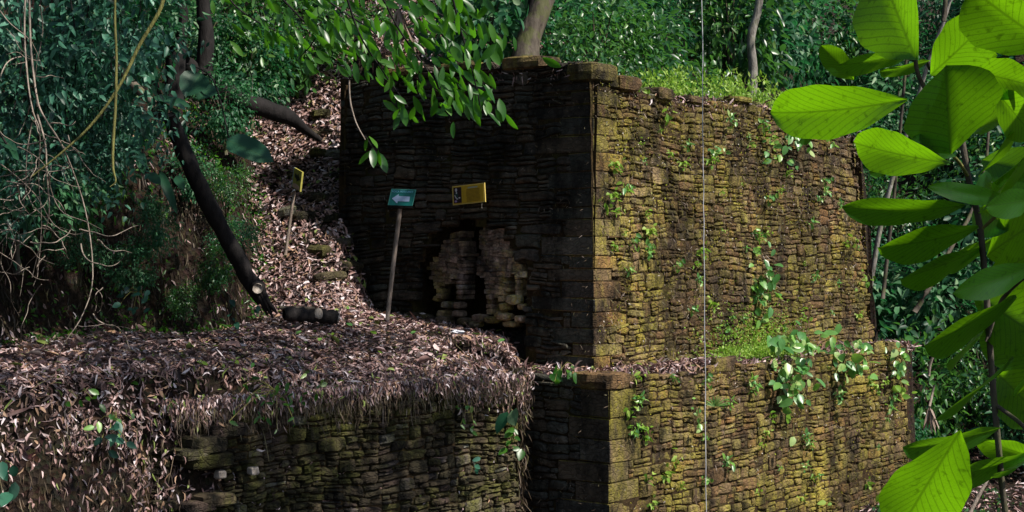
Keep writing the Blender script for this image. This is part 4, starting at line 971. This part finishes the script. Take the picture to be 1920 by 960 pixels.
# ------------------------------------------------------------ big leaves
def bigleaf(base, tip, width, nrm, droop=.1, fold=.12, shape=.62, wave=.02, m=12, h=6, name='leaf', curve=0.0, end=.75):
    B = Vector(base); T = Vector(tip); L = (T-B).length; d = (T-B).normalized(); nn = Vector(nrm); s = d.cross(nn).normalized(); nn = s.cross(d).normalized()
    V = []; UV = []; F = []
    ph = random.uniform(0, 6)
    for i in range(m+1):
        v = i/m; wv = (max(v, 1e-6)**(shape))*(max(1-v, 0)**end); wv /= ((shape/(shape+end))**shape*(end/(shape+end))**end)
        hw = width/2*wv*(1+.03*math.sin(v*23+ph)) if 0 < v < 1 else .002
        for j in range(h+1):
            u = j/h*2-1; z = abs(u)*fold*hw*2+wave*L*math.sin(v*9+ph+u*1.5)*abs(u)-droop*L*(v*v)+droop*L*.35*v
            z -= 0
            p = B+d*(L*v)+s*(hw*u+curve*L*v*(1-v))+nn*z; V.append(p); UV.append((.5+u*.5*max(wv, .05)*.9, v))
    for i in range(m):
        for j in range(h): F.append((i*(h+1)+j, i*(h+1)+j+1, (i+1)*(h+1)+j+1, (i+1)*(h+1)+j))
    Fa = np.array(F); return V, F, UV
def leafobj(V, F, UV, mat, parent, name='leaf'):
    me = big(name, np.array([tuple(p) for p in V]), [np.array(F)], M[mat], np.zeros(len(V)), uv=UV); return link(name, me, parent)
fs = empty('broadleaf_shrub', (1.25, 3.6, float(H(1.25, 3.6))), 'large leaved shrub in the near right foreground, its leaves lit from behind', 'shrub')
LV = [  # base px, tip px, width px, distance, normal hint (towards the camera side), droop, curve
 ((1718, 112), (1640, -70), 158, 3.5, (.25, -.75, -.55), .06, .02), ((1712, 98), (1583, 132), 50, 3.62, (-.1, -.55, -.85), .10, .04), ((1748, 112), (1655, 142), 34, 3.75, (0, -.5, -.9), .08, 0),
 ((1702, 186), (1430, 217), 88, 3.1, (-.2, -.75, -.6), .14, -.07), ((1745, 140), (1864, 26), 84, 3.5, (.35, -.8, -.5), .05, .05), ((1782, 288), (1776, 128), 158, 3.25, (0, -.98, .15), .05, 0),
 ((1782, 140), (1866, 104), 50, 3.7, (0, -.6, -.8), .05, 0), ((1975, 90), (1822, -15), 130, 3.3, (.1, -.8, -.5), .06, 0), ((1815, 132), (1935, 162), 62, 3.6, (.1, -.7, -.7), .08, -.04), ((1868, 170), (1935, 255), 66, 3.55, (.2, -.8, -.6), .05, 0),
 ((1778, 306), (1588, 268), 70, 3.0, (-.1, -.7, -.75), .12, -.03), ((1750, 262), (1634, 326), 42, 3.6, (-.1, -.6, -.8), .04, 0), ((1792, 292), (1708, 262), 34, 3.3, (0, -.55, .9), .03, 0),
 ((1808, 384), (1592, 402), 54, 3.45, (0, -.8, -.25), .12, -.05), ((1905, 378), (1748, 350), 30, 3.35, (0, -.7, .6), .06, -.03), ((1835, 425), (1658, 474), 72, 3.5, (-.1, -.8, -.35), .10, -.04), ((1945, 372), (1855, 388), 46, 3.2, (0, -.6, .85), .05, 0),
 ((1840, 465), (1698, 530), 74, 3.55, (0, -.85, -.2), .08, 0), ((1905, 555), (1742, 655), 96, 3.45, (0, -.9, -.15), .06, -.03), ((1945, 498), (1798, 550), 48, 3.2, (0, -.55, .9), .08, 0), ((1900, 670), (1760, 792), 54, 3.4, (.1, -.8, .35), .05, .03),
 ((1800, 808), (1692, 990), 128, 2.9, (-.25, -.8, -.55), .03, .02), ((1880, 800), (1700, 850), 58, 3.1, (0, -.85, -.05), .06, -.08), ((1935, 850), (1776, 905), 66, 3.6, (0, -.85, .1), .06, 0), ((1945, 858), (1838, 828), 50, 3.7, (0, -.7, -.7), .05, 0), ((1945, 850), (1865, 895), 50, 3.55, (0, -.7, -.7), .05, 0),
 ((1572, 190), (1504, 268), 40, 3.6, (0, -.9, .1), .05, 0), ((1600, 150), (1542, 88), 38, 3.8, (0, -.9, .1), .05, 0), ((1835, 400), (1925, 300), 96, 3.5, (0, -.9, .2), .06, 0), ((1850, 480), (1960, 400), 110, 3.6, (0, -.95, .1), .06, 0),
 ((1840, 560), (1960, 640), 100, 3.6, (0, -.95, .1), .06, 0), ((1860, 590), (1780, 690), 60, 3.6, (0, -.9, .1), .05, 0), ((1870, 700), (1960, 790), 90, 3.6, (0, -.9, .1), .05, 0), ((1855, 640), (1950, 560), 100, 3.7, (0, -.9, .1), .05, 0), ((1835, 330), (1900, 250), 60, 3.6, (0, -.9, .1), .05, 0), ((1820, 250), (1905, 200), 54, 3.7, (0, -.9, .1), .05, 0),
 ((1880, 440), (1770, 500), 60, 3.7, (0, -.9, .1), .05, 0), ((1830, 380), (1890, 430), 70, 3.7, (0, -.9, .1), .05, 0), ((1850, 520), (1945, 470), 80, 3.4, (0, -.9, .2), .05, 0), ((1905, 740), (1965, 660), 90, 3.4, (0, -.9, .2), .05, 0), ((1850, 320), (1838, 385), 34, 3.8, (0, -.5, -.9), .05, 0)]
LV += [((1960, 330), (1850, 420), 100, 3.9, (0, -.9, .1), .05, 0), ((1960, 480), (1850, 560), 100, 3.9, (0, -.9, .1), .05, 0), ((1960, 600), (1840, 520), 100, 3.9, (0, -.9, .1), .05, 0), ((1950, 690), (1850, 610), 80, 3.9, (0, -.9, .1), .05, 0), ((1960, 270), (1860, 350), 80, 3.9, (0, -.9, .1), .05, 0), ((1840, 300), (1950, 330), 70, 3.85, (0, -.9, .1), .05, 0)]
for ii, (b, t, w_, Y, nh, dr, cu) in enumerate(LV):
    q_ = ii in (0, 3, 10, 21); B = at(b[0], b[1], Y+(-.09 if q_ else .06)); T = at(t[0], t[1], Y+(.14 if q_ else -.10)); kk = Y/FX; d = (T-B).normalized(); V0 = Vector((0, -1, 0)); best = None
    gloss = nh[2] > .5; dark = ii >= 13 and not gloss and ii not in (14, 21, 24, 25) or ii in (5,)
    a0 = (V0-d*V0.dot(d)).normalized(); c0 = d.cross(a0)
    for q in range(-13, 14):               # roll of the blade about its midrib
        n_ = (a0*math.cos(q*.09)+c0*math.sin(q*.09)).normalized(); k_ = n_.dot(SUN); face = n_.dot(V0)
        sc_ = -abs(k_-(.55 if gloss else -.02 if dark else -.38))*(1 if dark or gloss else .7)-.9*max(0, .88-face)
        if best is None or sc_ > best[0]: best = (sc_, n_, face)
    V, F, UV = bigleaf(B, T, w_*kk*1.04/max(best[2], .85), best[1], dr, .10, .95, .014, 18, 8, curve=cu, end=.62); leafobj(V, F, UV, 'shrub', fs)
for q in range(30):                        # unseen leaves of the bush, added towards the sun to shade the lower ones
    tx, ty = random.uniform(1790, 1960), random.uniform(370, 640); c_ = at(tx, ty, 3.5)+SUN*random.uniform(.62, .95); d = Vector((random.gauss(-.6, .5), random.gauss(-.2, .4), random.gauss(-.2, .3))).normalized()
    if (c_.x/c_.y*FX+960) < 2010: continue
    V, F, UV = bigleaf(c_-d*.13, c_+d*.15, .11, Vector((0, 0, 1))+SUN*.6, .1, .1, .95, .014, 10, 4); leafobj(V, F, UV, 'shrub', fs)
for pts, r in [([(1900, 1700, 3.6), (1895, 1100, 3.6), (1878, 900, 3.6), (1860, 700, 3.6), (1850, 560, 3.6), (1838, 430, 3.6), (1815, 330, 3.55), (1800, 250, 3.55), (1765, 160, 3.6), (1742, 120, 3.65)], .0075),
               ([(1802, 260, 3.55), (1760, 210, 3.55), (1722, 140, 3.5), (1716, 90, 3.5)], .005), ([(1780, 50, 3.7), (1772, 90, 3.7), (1745, 135, 3.65)], .003), ([(1770, 40, 3.7), (1775, -40, 3.7)], .006),
               ([(1868, 760, 3.6), (1920, 800, 3.5), (1960, 850, 3.4)], .005), ([(1850, 640, 3.6), (1880, 560, 3.55), (1945, 500, 3.3)], .005), ([(1815, 330, 3.55), (1790, 295, 3.4), (1750, 275, 3.5)], .004), ([(1840, 430, 3.6), (1900, 380, 3.5), (1950, 370, 3.3)], .004)]:
    P = smoothpts([at(*p) for p in pts], 4); v, f = tubedata(P, r, 7, .08); link('stem', mk('stem', v, f, M['vine'] if r < .0045 else M['bark']), fs)

# hanging sprays of bright leaves in front of the wall
sprays = [([(640, -40), (672, 60), (715, 130), (765, 200)], 60, 1.0, 11.2, 'left of the three big sprays of drooping leaves over the shaded wall'), ([(700, -40), (745, 50), (800, 130), (842, 190)], 55, 1.0, 11.5, 'middle of the three big sprays of drooping leaves over the shaded wall'),
          ([(840, -40), (862, 50), (885, 130), (902, 205)], 75, 1.1, 11.0, 'right of the three big sprays of drooping leaves over the shaded wall'), ([(500, -30), (560, 30), (590, 70), (560, 110)], 36, 1.0, 11.8, 'leafy spray hanging in front of the upper path'),
          ([(560, -40), (640, 20), (700, 60), (740, 120)], 60, 1.1, 12.0, 'dense dark spray high above the left end of the wall'), ([(780, -50), (800, 10), (850, 40), (890, 80)], 60, 1.1, 11.6, 'dense dark spray high above the middle of the shaded wall'),
          ([(400, -50), (440, 10), (500, 50), (530, 60)], 36, 1.0, 12.3, 'spray of dark leaves above the left bank'), ([(684, 255), (692, 268), (700, 280), (708, 290)], 6, 1.1, 11.0, 'small bright leaf tuft dangling from a thin bare stem')]
random.seed(33)
for (pts, n, sc, Y, lab) in sprays:
    n = int(n*1.05) if n > 10 else n
    o = empty('hanging_branch', at(pts[0][0], pts[0][1], Y), lab, 'branch', None)
    P = smoothpts([at(x, y, Y+.1*i) for i, (x, y) in enumerate(pts)], 5); v, f = tubedata(P, [.010*(1-.7*i/len(P)) for i in range(len(P))], 5); link('twig', mk('twig', v, f, M['darkbark']), o)
    for i in range(n):
        q = random.random()**.8*(len(P)-1); a = P[int(q)].lerp(P[min(int(q)+1, len(P)-1)], q % 1); spread = .26*(1-.55*q/(len(P)-1)) if n > 10 else .03
        b = a+Vector((random.gauss(0, spread), random.gauss(0, spread*1.1), random.gauss(0, spread*.45))); L = random.uniform(.09, .165)*sc
        dd = Vector((random.gauss(.32, .38), random.gauss(-.1, .35), -random.uniform(.35, 1.1))).normalized()
        nh = Vector((random.gauss(0, .5), -.7, random.uniform(-.8, .5)))
        V, F, UV = bigleaf(b, b+dd*L, L*random.uniform(.30, .40), nh, .12, .12, .8, .01, 6, 2); leafobj(V, F, UV, 'bright', o)
# dull broad leaves hanging on the dark bank
o = empty('climbing_plant', at(430, 260, 18), 'broad dull green leaves of a climber on the dark left bank', 'climbing plant')
for (b, t, w_, Y, nh, dr) in [((425, 262), (512, 300), 52, 17.8, (.1, -.8, .5), .1), ((378, 138), (345, 178), 56, 18.2, (.2, -.7, .6), .1), ((400, 160), (372, 185), 46, 18.4, (0, -.7, .6), .1), ((286, 183), (358, 197), 30, 17, (0, -.5, .8), .1), ((290, 190), (340, 212), 14, 17, (0, -.5, .8), .1),
                              ((252, 215), (290, 265), 32, 16, (0, -.9, .3), .05), ((228, 215), (240, 250), 22, 16, (0, -.9, .3), .05), ((243, 258), (264, 300), 20, 15.8, (0, -.9, .3), .05), ((262, 285), (270, 325), 20, 15.9, (0, -.9, .3), .05), ((183, 322), (213, 356), 30, 15, (0, -.9, .4), .05),
                              ((170, 245), (192, 280), 22, 16, (0, -.9, .3), .05), ((280, 325), (300, 345), 20, 16.2, (0, -.8, .5), .05), ((300, 320), (332, 400), 18, 16.2, (0, -.9, .4), .05), ((270, 100), (240, 140), 40, 17, (0, -.7, .6), .05), ((255, 120), (295, 150), 36, 17, (0, -.7, .6), .05),
                              ((330, 330), (345, 355), 18, 16.5, (0, -.8, .5), .05), ((0, 258), (30, 282), 22, 13, (0, -.6, .8), .05), ((10, 270), (34, 300), 18, 13, (0, -.6, .8), .05)]:
    V, F, UV = bigleaf(at(b[0], b[1], Y+.1), at(t[0], t[1], Y-.1), w_*Y/FX, Vector(nh), dr, .1, .5, .02, 8, 4); leafobj(V, F, UV, 'dullbig', o)
for q in ([(250, 205, 16.1), (262, 250, 16), (275, 330, 16.1)], [(350, 120, 18.4), (400, 150, 18.3), (430, 262, 18)], [(0, 250, 13), (15, 275, 13)]):
    v, f = tubedata(smoothpts([at(*p) for p in q], 4), .010, 5); link('stem', mk('stem', v, f, M['darkbark']), o)

# leafy plants rooted in the ledge and in the walls
def heart_plant(c, n, spread, L, label, lean=(0, 0, -.4), mat='heart', name='ledge_plant', wr=.62, group=None, cat='plant', stems=True, top=.3):
    o = empty(name, c, label, cat, group); C_ = Vector(c)
    for i in range(n):
        g = random.random(); off = Vector((random.gauss(0, spread[0]), random.gauss(0, spread[1]), random.gauss(lean[2]*spread[2], spread[2])))
        b = C_+off; d = Vector((random.gauss(0, .45), random.gauss(-.35, .3), random.uniform(-1, .1))).normalized(); l = L*random.uniform(.6, 1.25)
        V, F, UV = bigleaf(b, b+d*l, l*wr*random.uniform(.8, 1.1), Vector((random.gauss(.2, .5), -.8, random.uniform(-.1, 1))), .1, .12, .5, .015, 5, 2); leafobj(V, F, UV, mat, o)
        if stems and i % 3 == 0:
            v, f = tubedata(smoothpts([C_+Vector((0, .05, 0)), C_.lerp(b, .5)+Vector((0, 0, .08)), b], 2), .004, 4); link('stem', mk('stem', v, f, M['vine']), o)
    return o
def wallpt(px, py, which, out=.05):        # a point just off a sunny face
    b = CU if which == 'u' else CL; t = (b[0]*FX-b[1]*(px-960))/(-UR[0]*FX+UR[1]*(px-960)); q = b+UR*t+OUT_R*out
    return Vector((q[0], q[1], CZ+(490-py)/FX*q[1]))
random.seed(44)
heart_plant(wallpt(1462, 690, 'l', .2), 60, (.20, .14, .30), .21, 'large heart leaved plant spilling over the ledge, nearest the corner')
heart_plant(wallpt(1488, 632, 'l', .0), 40, (.26, .15, .14), .19, 'bushy plant standing on the ledge above the spilling one')
heart_plant(wallpt(1580, 660, 'l', .15), 48, (.26, .16, .24), .20, 'heart leaved plant spilling over the ledge near the far end')
heart_plant(wallpt(1420, 520, 'u', .12), 48, (.15, .10, .30), .17, 'tall leafy plant growing out of the middle of the upper sunny face')
heart_plant(wallpt(1672, 670, 'l', .1), 28, (.2, .14, .2), .18, 'leafy plant at the far corner of the ledge')
heart_plant(wallpt(1680, 725, 'l', .12), 12, (.10, .10, .10), .15, 'yellowish green plant on the far edge of the plinth', mat='fern')
heart_plant(wallpt(1490, 240, 'u', .12), 30, (.22, .12, .2), .17, 'leafy climber near the top of the upper sunny face')
heart_plant(wallpt(1448, 272, 'u', .12), 18, (.13, .10, .13), .15, 'small pale leaved plant below the climber')
heart_plant(wallpt(1336, 276, 'u', .10), 12, (.07, .07, .06), .10, 'small bright plant beside the cord on the upper face')
heart_plant(wallpt(1296, 782, 'l', .12), 14, (.05, .06, .10), .09, 'small drooping plant on the plinth left of the cord')
heart_plant(wallpt(1612, 520, 'u', .12), 12, (.16, .10, .08), .11, 'yellow green seedling at the far end of the upper face', mat='fern')
heart_plant(at(1052, 694, 21.0), 10, (.09, .07, .05), .13, 'small green seedling on the shaded corner of the ledge', mat='bright')
heart_plant(at(1665, 930, 26), 16, (.5, .4, .06), .14, 'low leafy plant at the foot of the plinth', mat='fern')
heart_plant(at(518, 735, 16.9), 40, (.20, .12, .14), .09, 'green seedlings growing through the litter at the terrace rim', mat='bright', wr=.4)
heart_plant(at(610, 722, 18.2), 12, (.10, .06, .08), .10, 'small bright seedling at the terrace rim right of the green one', mat='heart', wr=.45)
heart_plant(at(880, 775, 19.7), 12, (.10, .05, .10), .10, 'small bright seedling hanging from the terrace rim near its end', mat='heart', wr=.45)
heart_plant(at(215, 790, 15.2), 10, (.12, .06, .10), .11, 'bright seedling on the earthen rim beside the heart leaved one', mat='heart', wr=.5)
heart_plant(at(208, 815, 14.6), 9, (.08, .06, .09), .13, 'heart leaved seedling on the earthen rim, below the bare twigs', mat='creeper')
heart_plant(at(140, 745, 15.4), 6, (.12, .06, .03), .11, 'flat green seedling on the left of the terrace', mat='bright')
heart_plant(at(960, 770, 19.6), 2, (.03, .03, .02), .30, 'big torn pale leaf hanging at the terrace end', mat='teal')
heart_plant(at(962, 830, 19.7), 10, (.07, .06, .12), .14, 'green drooping leaves below the big torn leaf', mat='bright')
heart_plant(at(445, 575, 20.5), 8, (.10, .08, .08), .12, 'teal seedling at the foot of the fallen trunk', mat='creeper')
heart_plant(at(262, 550, 19.5), 14, (.14, .10, .12), .10, 'dark green seedling on the root covered bank', mat='creeper')
heart_plant(at(0, 890, 13.2), 8, (.10, .06, .12), .18, 'dark leaved plant in the lower left corner', mat='creeper')
heart_plant(at(893, 868, 19.5), 4, (.04, .04, .04), .10, 'tiny teal seedling on the retaining wall', mat='creeper')
# spiky rosette on the plinth
o = empty('rosette_plant', wallpt(1330, 758, 'l', .1), 'pale spiky rosette on the plinth beside the cord', 'plant'); C_ = wallpt(1330, 762, 'l', .1)
for i in range(11):
    an = -1.3+2.6*i/10+random.uniform(-.1, .1); d = Vector((math.sin(an), -.35, math.cos(an)*.8)); V, F, UV = bigleaf(C_, C_+d*.19, .022, Vector((0, -1, .3)), .25, .1, .5, 0, 5, 2); leafobj(V, F, UV, 'heart', o)
# small seedlings dotting the sunny faces
seed_m = []
for i in range(4):
    R = np.random.RandomState(300+i); n = 9+i*2
    seed_m.append(leafsoup('leaves', R.normal(size=(n, 3))*[.036, .024, .04], R.normal(size=(n, 3))*.6+[0, -.3, -.5], R.normal(size=(n, 3))*.4+[0, -.6, .8], R.uniform(.06, .13, n), R.uniform(.03, .065, n), M['heart' if i % 2 else 'fern']))
random.seed(9)
for i in range(125):
    if i < 80: px, py, k = random.uniform(1125, 1610), random.uniform(195, 640), 'u'
    else: px, py, k = random.uniform(1170, 1685), random.uniform(700, 950), 'l'
    if py > 905 and px > 1660: continue
    if k == 'u' and px > 1500 and py < 250: continue
    wd = 'near the corner' if px < 1290 else 'right of the cord' if px < 1440 else 'towards the far end'
    hg = ('high' if py < 340 else 'low' if py > 500 else 'halfway up') if k == 'u' else ('high' if py < 780 else 'low')
    o = tag(link('wall_seedling', seed_m[i % 4]), ('tiny pale leaved' if i % 2 else 'tiny bright green')+' seedling '+hg+' on the '+('upper sunny face ' if k == 'u' else 'sunny plinth face ')+wd, 'seedling', 'seedlings dotted over the sunny faces')
    o.location = wallpt(px, py, k, .06); s = random.uniform(.45, 1.25); o.scale = (s, s, s); o.rotation_euler = (0, random.uniform(-1, 1), random.uniform(-.5, 1.2))
# ferns and grass on the wall top and ledge, green bits on the bank
def patch(name, n, pts, L, W, mat, label, up=.8, sp=.5):
    p = np.array(pts); n = len(p); d = RS.normal(size=(n, 3))*sp+[0, 0, up]
    return tag(link(name, leafsoup(name, p, d, RS.normal(size=(n, 3))*.6+[0, -.3, .7], RS.uniform(*L, n), RS.uniform(*W, n), M[mat], droop=.3, simple=True)), label, kind='stuff')
n = 15000; a = RS.uniform(1.3, 8.6, n); b = RS.uniform(.15, 2.6, n); x, y = ab(a, b); k = (fbm(x*1.2, y*1.2, 77)+(RS.rand(n)-.5)*.3 > -.02); x, y, a, b = x[k], y[k], a[k], b[k]; n = len(x)
z = H(x, y)+RS.rand(n)**1.6*(.14+.55*sm(2.0, 4.2, a)*(1-sm(7.5, 8.6, a)))*sm(-.3, .5, b)
patch('wall_top_plants', n, np.stack([x, y, z], 1), (.05, .13), (.02, .05), 'fern', 'bright ferns and weeds growing on the sunny wall top')
n = 4000; px = RS.uniform(0, 1, n); a = 2.7+RS.beta(2, 2, n)*3.2; b = RS.uniform(-.75, -.05, n); x, y = ab(a, b); z = H(x, y)+.03+RS.rand(n)*.22*(.3+fbm(x*2, y*2, 5)+.4)
patch('ledge_moss_plants', n, np.stack([x, y, z], 1), (.03, .07), (.015, .035), 'fern', 'low bright green plants carpeting the ledge')
n = 1500; t = RS.normal(4.6, .8, n); z = 3.5+np.abs(RS.normal(0, .35, n)); q = CU+t[:, None]*UR+OUT_R*RS.uniform(.04, .12, (n, 1)); patch('wall_moss_plants', n, np.concatenate([q, z[:, None]], 1), (.03, .07), (.015, .035), 'fern', 'small ferns on the foot of the upper sunny face', .2)
n = 5500; xs = RS.uniform(-7.5, -2.8, n*3); ys = RS.uniform(17, 29, n*3); bd = bankdist(xs, ys); k = (bd > -.15) & (bd < 1.6) & (fbm(xs*1.5, ys*1.5, 88) > -.08); xs, ys = xs[k][:n], ys[k][:n]; nn = Hn(xs, ys)
patch('bank_plants', n, np.stack([xs, ys, H(xs, ys)], -1)+nn*.07, (.05, .12), (.02, .05), 'bright', 'small green ferns dotting the left bank', -.2, .7)
n = 1600; xs = RS.uniform(4.5, 12, n*3); ys = RS.uniform(20, 31, n*3); k = (B_(xs, ys) < -1.1) & (fbm(xs*1.5, ys*1.5, 18) > .0); xs, ys = xs[k][:n], ys[k][:n]
patch('ground_plants', n, np.stack([xs, ys, H(xs, ys)+.05], -1), (.06, .14), (.03, .07), 'forest', 'small green plants on the low ground beside the ruin', .3, .8)
# green leaves fallen on the terrace
fl = []
for (px, py, L, m_) in [(600, 638, .14, 'heart'), (624, 628, .10, 'fern'), (712, 662, .16, 'fern'), (912, 662, .15, 'fern'), (940, 640, .15, 'heart'), (380, 683, .14, 'fern'), (440, 680, .14, 'fern'), (490, 600, .16, 'heart'), (270, 610, .14, 'fern'), (650, 578, .14, 'heart'), (880, 705, .12, 'heart'), (655, 610, .14, 'heart'), (700, 625, .14, 'fern'), (250, 720, .12, 'bright'), (85, 745, .10, 'fern'), (1000, 665, .14, 'fern'), (560, 625, .12, 'heart'), (330, 640, .14, 'dullbig'), (775, 625, .12, 'heart'), (845, 640, .10, 'fern')]:
    # walk the sight line down to the ground
    Y = 13.5
    while Y < 24:
        p = at(px, py, Y)
        if p.z < float(H(p.x, p.y))+.07: break
        Y += .05
    o = empty('fallen_leaf', p, 'green leaf fallen on the brown litter of the terrace', 'leaf', 'green leaves fallen on the terrace'); an = random.uniform(0, 6.28); d = Vector((math.cos(an), math.sin(an)*.6, .1))
    V, F, UV = bigleaf(p-d*L*.5, p+d*L*.5+Vector((0, 0, .03)), L*.42, Vector((0, -.6, .8)), .1, .12, .6, .02, 6, 2); leafobj(V, F, UV, m_, o, 'blade')
# stones of the steep path
random.seed(3)
pm = []
for i in range(4):
    v, f = boulder((0, 0, 0), .26, .17, .09, 0, 10, 5, .25, .6, seed=i*7.7); pm.append(mk('step_stone', v, f, M['rubble']))
for i, (px, py) in enumerate([(612, 250), (595, 290), (622, 330), (600, 372), (625, 410), (575, 405), (640, 455), (598, 470), (560, 330), (545, 395), (600, 215), (628, 290), (580, 250), (655, 500), (620, 520), (690, 560)]):
    Y = 21.5
    while Y < 30:
        p = at(px, py, Y)
        if p.z < float(H(p.x, p.y))+.02: break
        Y += .05
    o = tag(link('step_stone', pm[i % 4]), 'greenish stone in the litter '+('near the head' if py < 300 else 'at the foot' if py > 440 else 'halfway up')+' of the steep path, '+('beside the wall' if px > 610 else 'beside the bank' if px < 570 else 'in the middle'), 'stone', 'stones set in the steep path'); o.location = p; s = random.uniform(.6, 1.1); o.scale = (s, s, s); o.rotation_euler = (random.uniform(-.2, .2), random.uniform(-.2, .2), random.uniform(0, 6))
# crumpled plastic and dead fronds
for (px, py, Y, lab) in [(952, 577+45, 22.2, 'crumpled white plastic scrap on the litter before the altar')]:
    v, f = boulder(at(px-95, py, Y), .07, .05, .02, .3, 11, 6, .9, .8); tag(link('plastic_scrap', mk('plastic_scrap', v, f, M['plastic'], False)), lab, 'litter')
for (px, py, Y, L, lab) in [(748, 15, 28, .85, 'dry brown palm frond hanging above the wall top'), (1743, 762, 25, .42, 'dry brown palm frond hanging right of the plinth')]:
    c = at(px, py, Y); o = empty('dead_palm_frond', c, lab, 'palm frond'); n = 16
    for i in range(n):
        d = Vector((random.gauss(0, .22), random.gauss(0, .2), -1)).normalized(); V, F, UV = bigleaf(c, c+d*L*random.uniform(.7, 1.1), .045, Vector((random.gauss(0, .5), -1, 0)), .03, .2, .4, .01, 6, 2); leafobj(V, F, UV, 'deadfrond', o, 'leaflet')
    v, f = tubedata([c+Vector((.1, .1, L*.8)), c], .02, 6); link('stalk', mk('stalk', v, f, M['twig']), o)
